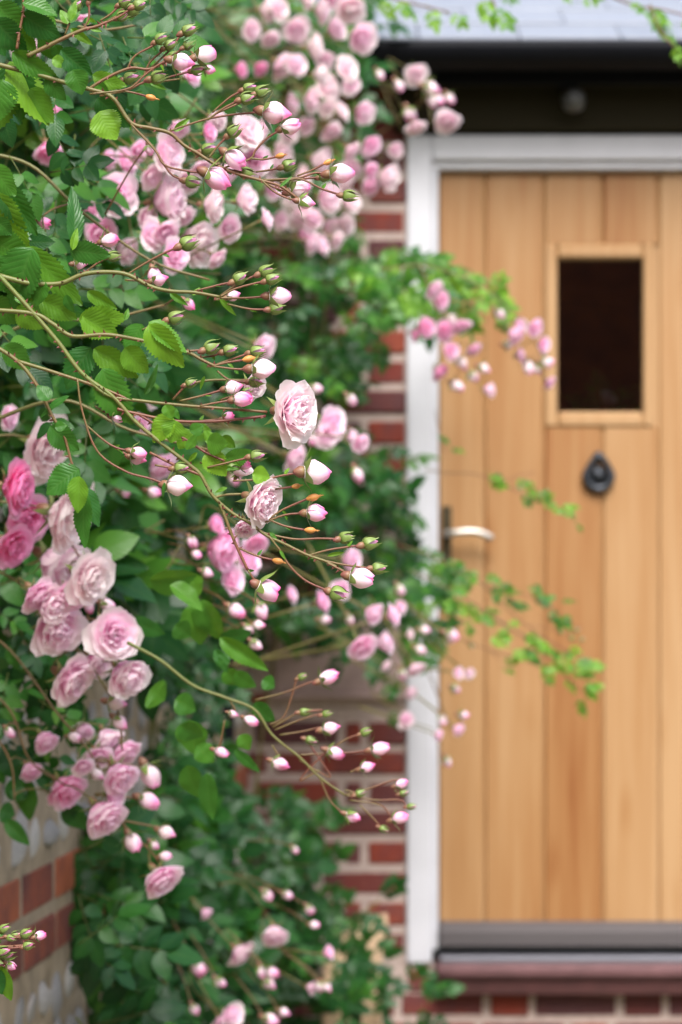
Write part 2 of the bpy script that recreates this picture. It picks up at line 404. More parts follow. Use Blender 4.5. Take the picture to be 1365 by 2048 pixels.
part('mortar', b, M_BUFF, fw)
BT = ZC - (1752 - HY) / F * 3.48                     # top of the brick band
bands = [BT, BT - 0.82, BT + 0.9, BT + 1.8]
wrot = Matrix((( U.x, -NRM.x, 0, 0), (U.y, -NRM.y, 0, 0), (0, 0, 1, 0), (0, 0, 0, 1)))
def wbrick(s, z, w):
    o = link('brick', brick_mesh(w, 0.064, 0.05, M_BRICK_L), fw)
    o.matrix_local = Matrix.Translation(wp(s, z, 0.0022 + rng.uniform(-.001, .0015)) - WO) @ wrot
for bi, bt in enumerate(bands):
    for c in range(2):
        s = -1.3 if bi else -0.9; s += 0.012 + 0.11 * c
        while s < S1 - 0.12:
            w = 0.213 if rng.random() < .75 else 0.102
            wbrick(s, bt - 0.064 - c * 0.081, w); s += w + 0.021
fm = []
for k in range(4):
    m = MB(); n1, n2 = 5, 8; rr = random.Random(k + 40)
    amp = [[rr.uniform(.78, 1.15) for _ in range(n2)] for _ in range(n1)]
    top = m.vert((0, 0, 1)); bot = m.vert((0, 0, -1)); rows = []
    for i in range(n1 - 1):
        th = math.pi * (i + 1) / n1
        rows.append([m.vert((math.sin(th) * math.cos(2 * math.pi * j / n2) * amp[i][j], math.sin(th) * math.sin(2 * math.pi * j / n2) * amp[i][j], math.cos(th))) for j in range(n2)])
    for j in range(n2):
        m.face((top, rows[0][j], rows[0][(j + 1) % n2])); m.face((bot, rows[-1][(j + 1) % n2], rows[-1][j]))
        for i in range(n1 - 2): m.face((rows[i][j], rows[i + 1][j], rows[i + 1][(j + 1) % n2], rows[i][(j + 1) % n2]))
    fm.append(m.mesh('flint', [M_FLINT], True))
cells = []
edges = [(BT - 0.82 + .010, BT - .165), (BT + .010, BT + .735), (BT + .91, BT + 1.635), (BT + 1.81, BT + 2.4)]
for lo, hi in edges:
    k = max(1, round((hi - lo) / .078)); step = (hi - lo) / k
    for q in range(k):
        s = -1.2 + rng.uniform(0, .1)
        while s < S1 - 0.05:
            wd, ht = rng.uniform(.05, .12), step * rng.uniform(.5, .95)
            cells.append((s + wd * .5, lo + step * (q + .5) + rng.uniform(-.006, .006), wd, ht)); s += wd + rng.uniform(.006, .035)
vis, rest = [], []
for s, z, wd, ht in cells:
    (vis if (.45 < z < 1.3 and -.5 < s < 1.6 and len(vis) < 295) else rest).append((s, z, wd, ht))
def flint_m(s, z, wd, ht):
    return Matrix.Translation(wp(s, z, -0.004)) @ wrot @ Euler((R(rng.uniform(-25, 25)), R(rng.uniform(-70, 70)), R(rng.uniform(-12, 12)))).to_matrix().to_4x4() @ Matrix.Diagonal((wd * .5, rng.uniform(.008, .016), ht * .5, 1))
for c in vis:
    o = link('flint', rng.choice(fm), fw); o.matrix_local = Matrix.Translation(-WO) @ flint_m(*c)
m = MB()
for c in rest:
    src = rng.choice(fm); M = flint_m(*c); b0 = len(m.v)
    for v in src.vertices: m.vert(M @ v.co)
    for p in src.polygons: m.face([b0 + i for i in p.vertices])
o = part('flint', m, M_FLINT, fw, True); o['kind'] = 'stuff'

# downpipe in the corner
pd = 5.66; pc = P(441, 1500, pd)
dp = thing('downpipe', 'black round downpipe in the corner behind the roses', 'downpipe', (pc.x, pc.y, 0))
m = MB(); m.tube([Vector((pc.x, pc.y, z)) for z in (0.03, 1.0, 2.0, 2.62)], [.034] * 4, 16); part('pipe', m, M_BLACK, dp, True)
for z in (0.75, 1.75):
    m = MB(); m.tube([Vector((pc.x, pc.y, z + q)) for q in (0, .03)], [.041] * 2, 16); part('bracket', m, M_BLACK, dp, True)

# buff stone by the foot of the pier
m = MB(); sd = 5.72
pr = [(646, 1905), (704, 1874), (748, 1848), (778, 1842), (768, 1882), (762, 1960), (764, 2060), (768, 2270), (640, 2270)]
fr = [m.vert(P(x, y, sd) + Vector((0, rng.uniform(-.008, .008), 0))) for x, y in pr]
bk = [m.vert(P(x, y, sd) + Vector((rng.uniform(-.006, .006), .17, 0))) for x, y in pr]
m.face(fr[::-1]); m.face(bk)
for i in range(len(pr)): j = (i + 1) % len(pr); m.face((fr[i], fr[j], bk[j], bk[i]))
o = part('stone_block', m, M_STONE, None)
for p in o.data.polygons: p.use_smooth = False
bv = o.modifiers.new('edge', 'BEVEL'); bv.width = 0.008; bv.segments = 2
tag(o, 'rough buff stone half hidden by leaves at the foot of the brick pier', 'stone block')

# ------------------------------------------------------------------ roof, gutter, lintel, lamp
YE = 5.94; ke = F / YE; ZE = ZC + (HY - 84) / ke
PIT = R(25.5)
roof = thing('porch_roof', 'low blue grey slate roof above the door with a black gutter', 'roof', (0.4, YE, ZE))
rx = XL + 0.0
sw, exp_, th = 0.249, 0.175, 0.011
sm = MB(); sm.box((0.0015, 0, 0), (sw - 0.0015, 0.40, th), 0.0015); slate_me = sm.mesh('slate', [M_SLATE], False)
for r in range(9):
    off = (1120 / 2 + 682 - 682.5) / ke + (0.5 * sw if r % 2 else 0)
    for k in range(-5, 6):
        x = off + k * sw
        if x < -0.27 or x > 1.35: continue
        dist = r * exp_ - 0.02
        o = link('slate', slate_me, roof)
        o.location = Vector((x, YE + dist * math.cos(PIT), ZE + dist * math.sin(PIT) + 0.004 + rng.uniform(0, .002))) - Vector(roof.location)
        o.rotation_euler = (PIT - R(1.6) + R(rng.uniform(-.3, .3)), 0, R(rng.uniform(-.3, .3)))
m = MB(); p0 = Vector((0, YE + .03, ZE - .03)); dd = Vector((0, math.cos(PIT), math.sin(PIT))); nn = Vector((0, -math.sin(PIT), math.cos(PIT)))
vs = []
for x in (-0.27, 1.6):
    for a, q in ((0, 0), (1.75, 0), (1.75, .018), (0, .018)): vs.append(m.vert(p0 + Vector((x, 0, 0)) + dd * a + nn * q))
for f in ((0, 1, 2, 3), (7, 6, 5, 4), (0, 4, 5, 1), (1, 5, 6, 2), (2, 6, 7, 3), (3, 7, 4, 0)): m.face([vs[i] for i in f])
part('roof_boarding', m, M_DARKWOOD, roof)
m = MB(); prof = [(.058 * math.cos(a), .058 * math.sin(a)) for a in [R(180 + 180 * i / 10) for i in range(11)]]
prof2 = [(.053 * math.cos(a), .053 * math.sin(a)) for a in [R(360 - 180 * i / 10) for i in range(11)]]
loop = prof + prof2; gy, gz = YE - 0.035, ZE - 0.018
for x in (-0.25, 1.6): loop and [m.vert((x, gy + a, gz + c)) for a, c in loop]
L = len(loop)
for i in range(L): m.face((i, (i + 1) % L, L + (i + 1) % L, L + i))
part('gutter', m, M_BLACK, roof, True)
m = MB(); m.box((-0.25, YE + .035, ZE - .095), (1.6, YE + .058, ZE - .02), .003); part('fascia', m, M_BLACK, roof)
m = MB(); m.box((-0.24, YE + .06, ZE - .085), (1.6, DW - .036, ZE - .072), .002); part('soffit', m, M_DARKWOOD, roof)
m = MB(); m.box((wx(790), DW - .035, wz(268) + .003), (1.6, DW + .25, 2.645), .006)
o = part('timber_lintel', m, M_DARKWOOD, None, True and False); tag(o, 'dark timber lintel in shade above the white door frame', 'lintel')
lp = P(1140, 200, DW - 0.06)
lamp = thing('porch_lamp', 'small unlit porch lamp on the dark lintel above the door', 'lamp', tuple(lp))
m = MB(); m.box((lp.x - .03, lp.y, lp.z + .03), (lp.x + .022, lp.y + .022, lp.z + .065), .004); m.tube([lp + Vector((-.004, .01, .04)), lp + Vector((0.0, -.03, .035)), lp + Vector((.006, -.035, .012))], [.008] * 3, 8); part('bracket', m, M_BLACK, lamp)
m = MB(); lathe(m, [(.012, .02), (.026, .012), (.03, -.008), (.024, -.03), (.006, -.038)], lp + Vector((.006, -.035, 0)), 14); part('globe', m, M_FROST, lamp, True)

# ------------------------------------------------------------------ door frame, door
YF = DW - 0.012
fr = thing('door_frame', 'white painted timber frame around the plank door', 'door frame', (wx(845), YF, wz(1925)))
m = MB(); m.box((wx(814), YF, wz(1926)), (wx(864), DW + .09, wz(271)), .004); part('jamb', m, M_WHITE, fr)
m = MB(); m.box((wx(864) + .0005, YF + .014, wz(1900)), (wx(877), DW + .09, wz(338)), .003); part('door_stop', m, M_WHITE, fr)
m = MB(); m.box((wx(864) + .0005, YF, wz(322)), (wx(1520), DW + .09, wz(271)), .004); part('head', m, M_WHITE, fr)
m = MB(); m.box((wx(864) + .0007, YF + .0145, wz(338)), (wx(1507), DW + .09, wz(322) - .0005), .003); part('head_stop', m, M_WHITE, fr)
m = MB(); m.box((wx(1520) + .0005, YF, wz(1926)), (wx(1572), DW + .09, wz(271)), .004); part('jamb', m, M_WHITE, fr)

YD = DW + 0.030
door = thing('plank_door', 'honey oak plank door with a small window, iron knocker and lever handle', 'door', (wx(1190), YD, wz(1843)))
DB, DT = wz(1846), wz(339)
def plank(x0, x1, z0, z1, tone):
    a = 0.004; m = MB(); w = x1 - x0; c = .0075
    # chamfered board, long edges rounded back into the V joint
    xs = [0.001, 0.0035, c, w - c, w - 0.0035, w - 0.001]; ys = [.008, .003, 0, 0, .003, .008]
    vs = [[m.vert((x, y, z)) for x, y in zip(xs, ys)] for z in (0, z1 - z0)]
    bs = [[m.vert((x, .03, z)) for x in (xs[0], xs[-1])] for z in (0, z1 - z0)]
    for i in range(5): m.face((vs[0][i], vs[0][i + 1], vs[1][i + 1], vs[1][i]))
    m.face((vs[0][5], bs[0][1], bs[1][1], vs[1][5])); m.face((bs[0][0], vs[0][0], vs[1][0], bs[1][0])); m.face((bs[0][1], bs[0][0], bs[1][0], bs[1][1]))
    m.face([bs[0][0], bs[0][1]] + vs[0][::-1]); m.face([bs[1][1], bs[1][0]] + vs[1])
    o = link('plank', m.mesh('plank', [M_OAK], False), door); o.location = Vector((x0, YD, z0)) - Vector(door.location); o.color = (tone, 0, 0, 1)
ed = [878.5, 971, 1091, 1208, 1321, 1436, 1506]
tone = [.50, .44, .30, .62, .64, .50]
ZW0, ZW1 = wz(853), wz(484)
for i in range(6):
    x0, x1 = wx(ed[i]), wx(ed[i + 1])
    if i in (2, 3):
        a0, a1 = (x0, x1)
        plank(a0, a1, DB, ZW0, (.27, .60)[i - 2]); plank(a0, a1, ZW1, DT, (.38, .32)[i - 2])
    else: plank(x0, x1, DB, DT, tone[i])
m = MB(); m.box((wx(880), YD + .0085, DB), (wx(1098), YD + .045, DT), .001); m.box((wx(1312), YD + .0085, DB), (wx(1505), YD + .045, DT), .001)
m.box((wx(1098) + .001, YD + .0085, DB), (wx(1312) - .001, YD + .045, wz(836)), .001); m.box((wx(1098) + .001, YD + .0085, wz(500)), (wx(1312) - .001, YD + .045, DT), .001)
part('backing_board', m, M_OAK, door)
gx0, gx1, gz0, gz1 = wx(1117), wx(1290), wz(822), wz(514)
wf0, wf1 = wx(1092), wx(1311)
wfm = MB(); wfm.box((wf0, YD - .005, ZW0), (gx0, YD + .05, ZW1), .006); wfo = part('window_frame', wfm, M_OAK, door); wfo.color = (.66, 0, 0, 1)
for a, b_ in (((gx1, ZW0), (wf1, ZW1)),):
    m = MB(); m.box((a[0], YD - .005, a[1]), (b_[0], YD + .05, b_[1]), .006); o = part('window_stile', m, M_OAK, door); o.color = (.72, 0, 0, 1)
m = MB(); m.box((gx0 + .0005, YD - .0055, ZW0 + .0004), (gx1 - .0005, YD + .05, gz0), .007); o = part('window_rail', m, M_OAK, door); o.color = (.80, 0, 0, 1)
m = MB(); m.box((gx0 + .0005, YD - .0055, gz1), (gx1 - .0005, YD + .05, ZW1 - .0004), .007); o = part('window_rail', m, M_OAK, door); o.color = (.6, 0, 0, 1)
m = MB(); m.box((gx0 - .004, YD + .022, gz0 - .004), (gx1 + .004, YD + .026, gz1 + .004), .0005); part('pane', m, M_GLASS, door)
# weatherboard
m = MB(); y0 = YD - .052
prf = [(YD + .0, wz(1845)), (y0 + .012, wz(1853)), (y0, wz(1862)), (y0 + .001, wz(1889)), (y0 + .008, wz(1894)), (YD + .0, wz(1894))]
A = [m.vert((wx(880), y, z)) for y, z in prf]; B = [m.vert((wx(1505), y, z)) for y, z in prf]
for i in range(len(prf)): j = (i + 1) % len(prf); m.face((A[i], A[j], B[j], B[i]))
m.face(A[::-1]); m.face(B); o = part('weatherboard', m, M_GREYWOOD, door)
# weatherboard grain should run sideways
# handle
hy = YD - .002
hp = MB(); hp.box((wx(885), YD - .007, wz(1186)), (wx(905), YD + .003, wz(1011)), .002); ho = part('handle_plate', hp, M_BRONZE, door)
m = MB(); kz = wz(1067); pts = [Vector((wx(895), YD - .006, kz)), Vector((wx(896), YD - .040, kz)), Vector((wx(906), YD - .052, kz)), Vector((wx(935), YD - .054, kz + .004)), Vector((wx(962), YD - .052, kz)), Vector((wx(984), YD - .050, kz - .013))]
sp_ = smooth_path(pts, 5); m.tube(sp_, [.0095] * len(sp_), 10); part('lever', m, M_PEWTER, door, True)
m = MB(); m.tube([Vector((wx(895), YD - .008, wz(1140) )), Vector((wx(895), YD - .0125, wz(1140)))], [.006, .005], 10); part('keyhole_cover', m, M_BRONZE, door, True)
# knocker: a plate, a boss and a pear shaped ring
kx, kz = wx(1199), wz(948)
m = MB(); lathe(m, [(.0, .020), (.008, .019), (.012, .012), (.022, .009), (.025, .004), (.025, 0)], (kx, YD, kz), 20, 0, 'Y'); kb = part('knocker_plate', m, M_IRON, door, True)
m = MB(); rp = []
for i in range(29):
    a = 2 * math.pi * i / 28; r = .033
    x = r * math.sin(a) * (1.0 if math.cos(a) < 0 else 1 - .42 * math.cos(a)); zz = -r * 1.12 * -math.cos(a) * (1.0 if math.cos(a) < 0 else 1.25)
    rp.append(Vector((kx + x, YD - .016 - .004 * math.cos(a), kz + zz)))
m.tube(rp, [.0075 + .0025 * (1 if p.z < kz else 0) for p in rp], 8, cap=False); part('knocker_ring', m, M_IRON, door, True)
m = MB(); lathe(m, [(0, .026), (.009, .024), (.013, .016), (.014, 0)], (kx, YD, wz(912)), 14, 0, 'Y'); part('knocker_hinge', m, M_IRON, door, True)
# sill
sill = thing('door_sill', 'red brown sill with a pale metal strip under the oak door', 'door sill', (wx(1190), DW - .05, wz(1985)))
m = MB(); m.box((wx(868) + .002, DW - .075, wz(1950)), (wx(1510), DW + .16, wz(1921)), .010); part('sill_nosing', m, M_SILL2, sill)
m = MB(); m.box((wx(868) + .004, DW - .058, wz(1984)), (wx(1509), DW + .16, wz(1950) - .001), .004); part('sill_riser', m, M_SILL, sill)
m = MB(); m.box((wx(879), DW - .052, wz(1921) + .0005), (wx(1505), DW + .10, wz(1908)), .003); part('threshold_strip', m, M_ALU, sill)
# room behind
m = MB(); rx0, rx1, ry0, ry1, rz0, rz1 = -.3, 1.6, DW + .31, DW + 3.2, .38, 2.45
vs = [m.vert(p) for p in ((rx0, ry0, rz0), (rx1, ry0, rz0), (rx1, ry1, rz0), (rx0, ry1, rz0), (rx0, ry0, rz1), (rx1, ry0, rz1), (rx1, ry1, rz1), (rx0, ry1, rz1))]
for f in ((0, 1, 2, 3), (7, 6, 5, 4), (3, 2, 6, 7), (0, 3, 7, 4), (2, 1, 5, 6)): m.face([vs[i] for i in f])
o = part('hallway', m, M_ROOM, None); tag(o, kind='structure')

m = MB(); m.box((-9, -10.5, 0), (12, -9.6, 5.2), .01)
o = part('neighbour_wall', m, M_BRICK_L, None); tag(o, 'tall dark red brick wall across the garden, mirrored in the small door window', 'garden wall')

# (plant meshes follow)
# ------------------------------------------------------------------ plant meshes
def leaflet(mb, rows, cols, width, seed, M=Matrix.Identity(4), serr=True, fold=0.22, droop=0.25, t0=0.0):
    """leaflet along +Y of length 1, normal +Z"""
    rr = random.Random(seed); P_, T_, U_ = [], [], []
    bend = rr.uniform(.4, 1.3) * droop; side = rr.uniform(-.10, .10); wav = rr.uniform(0, 6.28)
    for i in range(rows + 1):
        v = i / rows
        w = width * .5 * (math.sin(math.pi * min(1, v ** 0.78)) ** 0.80) * (1.0 - 0.10 * v)
        if i == rows: w = 0
        row, tr, ur = [], [], []
        for j in range(cols + 1):
            u = -1 + 2 * j / cols; ww = w; yy = v
            if serr and abs(u) > .99 and 0 < i < rows:
                ww = w * (1.10 if i % 2 else 0.93); yy = v + (0.012 if i % 2 else -.008)
            x = u * ww + side * math.sin(math.pi * v)
            z = -bend * v * v * .8 + fold * abs(u) * ww * (1 - .4 * v) - .05 * (u * u) * ww * 2
            z += .018 * math.sin(v * 15 + wav + (0 if u < 0 else 1.4)) * abs(u)
            row.append(M @ Vector((x, yy, z))); tr.append(t0); ur.append((u, v))
        P_.append(row); T_.append(tr); U_.append(ur)
    mb.grid(P_, T_, U_)
LEAF_HI = []
for k in range(8):
    m = MB(); leaflet(m, 30, 6, 1.0, 100 + k, fold=.42 if k % 2 else .24, droop=.14 + .10 * (k % 4)); LEAF_HI.append(m.mesh('leaf', [M_LEAF], True))
def compound(seed, n=5, rows=6, cols=2):
    """compound rose leaf along +Y, length about 1"""
    rr = random.Random(seed); mb = MB(); dro = rr.uniform(.05, .35)
    pts = [Vector((0.02 * math.sin(3 * t), t * .62, -dro * t * t * .5)) for t in (0, .25, .5, .75, 1)]
    mb.tube(pts, [.012, .011, .009, .008, .007], 4, 0, 0.9)
    spots = [(.62, 0)] + [(y, s) for y in ((.34, .58) if n == 5 else (.22, .42, .6)) for s in (-1, 1)]
    for k, (y, s) in enumerate(spots):
        ln = (.43 if s == 0 else .35 - .07 * (.6 - y)) * rr.uniform(.88, 1.1); a = -s * R(rr.uniform(48, 68))
        M = Matrix.Translation((0, y, -dro * (y / .62) ** 2 * .5)) @ Matrix.Rotation(a, 4, 'Z') @ Matrix.Rotation(R(rr.uniform(-25, 12)), 4, 'X') @ Matrix.Rotation(R(rr.uniform(-25, 25)), 4, 'Y') @ Matrix.Scale(ln, 4)
        leaflet(mb, rows, cols, rr.uniform(.56, .72), seed * 17 + k, M, serr=False, fold=.3, droop=.35)
    return mb.mesh('leaf', [M_LEAF], True)
COMP = [compound(k, 5 if k % 3 else 7) for k in range(10)]

def petal(mb, phi0, tilt, ln, wid, curl, rr, r0, z0, tint0, tint1, n=6, c=6, ruf=.06, M=None):
    P_, T_, U_ = [], [], []
    ph1, ph2 = rr.uniform(0, 6.3), rr.uniform(0, 6.3)
    r, z = r0, z0; path = []
    for i in range(n + 1):
        s = i / n; th = tilt * (0.55 + 0.75 * s) - curl * s * s
        path.append((r, z, th)); r += math.sin(th) * ln / n; z += math.cos(th) * ln / n
    for i in range(n + 1):
        s = i / n; r, z, th = path[i]
        w = wid * (math.sin(math.pi * (0.10 + 0.76 * s ** .9)) ** .75)
        row, tr, ur = [], [], []
        for j in range(c + 1):
            u = -1 + 2 * j / c
            notch = (1 - .10 * (u * u)) if i == n else 1
            cup = .30 * w * u * u
            ruff = ruf * s * s * (math.sin(u * 5 + ph1) + .6 * math.sin(u * 9 + ph2)) * ln
            rad = r - cup * math.cos(th) * .9 + ruff * math.cos(th)
            hz = z + cup * math.sin(th) * .9 + ruff * math.sin(th) * -.6 - (1 - notch) * ln * .5
            a = phi0; tang = u * w
            x = math.cos(a) * rad - math.sin(a) * tang; y = math.sin(a) * rad + math.cos(a) * tang
            row.append((x, y, hz)); tr.append(tint0 + (tint1 - tint0) * s); ur.append((u, s))
        P_.append(row); T_.append(tr); U_.append(ur)
    if M is not None: P_ = [[M @ Vector(p) for p in row] for row in P_]
    mb.grid(P_, T_, U_)
def sepal(mb, phi, tilts, ln, wid, r0, z0, rr, t=0.2, n=7):
    """sepal whose direction from the axis runs through tilts (radians)"""
    r, z = r0, z0; P_, T_, U_ = [], [], []
    for i in range(n + 1):
        s = i / n; k = s * (len(tilts) - 1); a = int(min(k, len(tilts) - 2)); th = tilts[a] + (tilts[a + 1] - tilts[a]) * (k - a)
        w = wid * (max(0.0, 1 - s) ** .8) * (0.75 + .9 * s if s < .3 else 1.02) * (1 if s < .75 else .55)
        row = []
        for u in (-1, 0, 1):
            tang = u * w; rad = r - abs(u) * w * .35; row.append((math.cos(phi) * rad - math.sin(phi) * tang, math.sin(phi) * rad + math.cos(phi) * tang, z))
        P_.append(row); T_.append([t + .15 * s] * 3); U_.append([(-1, s), (0, s), (1, s)])
        r += math.sin(th) * ln / n; z += math.cos(th) * ln / n
    mb.grid(P_, T_, U_)
def ovoid(mb, prof, n=12, swirl=0.0, tint=(0, 1), ridge=0.0, rid_n=5):
    rows = []
    for i, (r, z) in enumerate(prof):
        s = i / (len(prof) - 1)
        rows.append([mb.vert((r * (1 + ridge * (((j / n) * rid_n + swirl * s) % 1.0 - .5)) * math.cos(2 * math.pi * j / n), r * (1 + ridge * (((j / n) * rid_n + swirl * s) % 1.0 - .5)) * math.sin(2 * math.pi * j / n), z), tint[0] + (tint[1] - tint[0]) * s, (j / n, s)) for j in range(n)])
    for i in range(len(rows) - 1):
        for j in range(n): mb.face((rows[i][j], rows[i][(j + 1) % n], rows[i + 1][(j + 1) % n], rows[i + 1][j]))
# all bud meshes: axis +Z, hip below z = 0, bud length 1 from z = 0
def hip(mb, rr, w=.17, h=.36): ovoid(mb, [(.055, -h - .03), (w * .55, -h * .9), (w, -h * .5), (w * 1.02, -h * .2), (w * .92, .02), (w * .4, .05)], 10, tint=(.95, .55))
BUD_HALF, CAL_HALF, BUD_SHUT, CAL_SHUT = [], [], [], []
for k in range(5):
    rr = random.Random(300 + k); m = MB()
    ovoid(m, [(.10, -.02), (.26, .12), (.325, .30), (.32, .48), (.23, .72), (.11, .9), (.02, 1.02)], 18, 1.2, (.1, .85), .05, 3)
    for q in range(5):       # overlapping outer petals wrapped round the cone
        ph = q * 2.4 + rr.uniform(-.5, .5); lnx = rr.uniform(.78, 1.04); P_, T_, U_ = [], [], []
        for i in range(9):
            s = i / 8; zz = lnx * s; base = .34 * math.sin(math.pi * (.13 + .845 * s ** 1.12)) ** .9 + .008 * q
            flare = (.0 + (.04 + .05 * k) * (q >= 3)) * s ** 4
            row, tr, ur = [], [], []
            for j in range(9):
                u = -1 + 2 * j / 8; a = ph + u * (1.25 - .15 * s) + .5 * s
                lift = .02 + .035 * max(0, u) ** 2
                rad = base + lift + flare; zj = zz - (.10 * u * u * s if s > .6 else 0)
                row.append((rad * math.cos(a), rad * math.sin(a), zj)); tr.append(.06 + (.30 + .08 * k) * s ** 2 + (.30 if i == 8 else 0) + .12 * (q % 2) + (.16 if j in (0, 8) else 0)); ur.append((u, s))
            P_.append(row); T_.append(tr); U_.append(ur)
        m.grid(P_, T_, U_)
    BUD_HALF.append(m.mesh('bud_petals', [M_PETAL], True))
    m = MB(); hip(m, rr, .19, .36)
    for q in range(5):
        op = rr.uniform(.9, 2.2)
        sepal(m, q * 1.2566 + .3, [1.45, .6 + .3 * op, .1 + .5 * op, .5 + .55 * op, .7 + .6 * op], rr.uniform(.7, 1.05), .225, .15, .01, rr, .08)
    CAL_HALF.append(m.mesh('calyx', [M_CALYX], True))
    m = MB(); ovoid(m, [(.12, 0), (.20, .12), (.225, .30), (.18, .52), (.09, .72), (.02, .84)], 10, 1, (.0, .75), .05, 3); BUD_SHUT.append(m.mesh('bud_petals', [M_PETAL], True))
    m = MB(); hip(m, rr, .20, .40)
    for q in range(5):
        tip = rr.uniform(-.15, .9)
        sepal(m, q * 1.2566, [1.25, .5, .05, -.26, -.40, -.25 + tip * .5, tip], rr.uniform(1.02, 1.25), .275, .15, .005, rr, .05, 9)
    CAL_SHUT.append(m.mesh('calyx', [M_CALYX], True))
m = MB(); ovoid(m, [(.03, -.1), (.10, 0), (.22, .2), (.28, .45), (.24, .7), (.12, .86), (.05, .95), (.02, 1.25)], 10, tint=(0, 0)); 
for q in range(3): sepal(m, q * 2.1, [.1, .5, .8], .35, .06, .08, .85, rng, .4, 4)
HIP_ME = m.mesh('rose_hip', [M_HIP], True)
def bloom_petals(kind, seed):
    """list of petal parameter tuples, outermost first; outer radius about 1"""
    rr = random.Random(seed); out = []
    N = 36 if kind == 'full' else 24
    for i in range(N):
        f = i / (N - 1); phi = i * 2.39996 + rr.uniform(-.25, .25)
        if kind == 'full':
            tilt = R(88 - 82 * f ** .9 + rr.uniform(-8, 8)); ln = (1.08 - .36 * f) * rr.uniform(.93, 1.06); wid = (.60 - .32 * f) * rr.uniform(.9, 1.1)
            cu = R(26 + 10 * (1 - f)) + rr.uniform(-.12, .22)
        else:
            tilt = R(74 - 70 * f + rr.uniform(-7, 7)); ln = (1.22 - .25 * f) * rr.uniform(.94, 1.05); wid = (.66 - .38 * f) * rr.uniform(.9, 1.1); cu = R(52 - 24 * f) + rr.uniform(-.08, .15)
        t0 = .26 + .22 * f; t1 = .04 + .20 * f + rr.uniform(-.06, .08)
        out.append((phi, tilt, ln, wid, cu, .05 + .05 * (1 - f), .10 * f, t0, t1, .03 + .05 * f))
    return out, rr
def bloom_calyx(seed):
    rr = random.Random(seed); m = MB()
    ovoid(m, [(.05, -.42), (.10, -.38), (.15, -.25), (.16, -.12), (.13, -.03), (.10, .02)], 10, tint=(.9, .5))
    for q in range(5): sepal(m, q * 1.2566, [1.3, 1.6 + rr.uniform(-.3, .5), 2.0, 2.2], rr.uniform(.55, .8), .13, .1, -.02, rr, .15)
    return m.mesh('calyx', [M_CALYX], True)
BLOOM = {'full': [], 'cup': []}
for kind in BLOOM:
    for k in range(6):
        m = MB(); ps, rr = bloom_petals(kind, 500 + k + (50 if kind == 'cup' else 0))
        for p in ps: petal(m, p[0], p[1], p[2], p[3], p[4], rr, p[5], p[6], p[7], p[8], 5, 5, p[9])
        BLOOM[kind].append(m.mesh('rose_petals', [M_PETAL], True))
CAL_BLOOM = [bloom_calyx(600 + k) for k in range(3)]

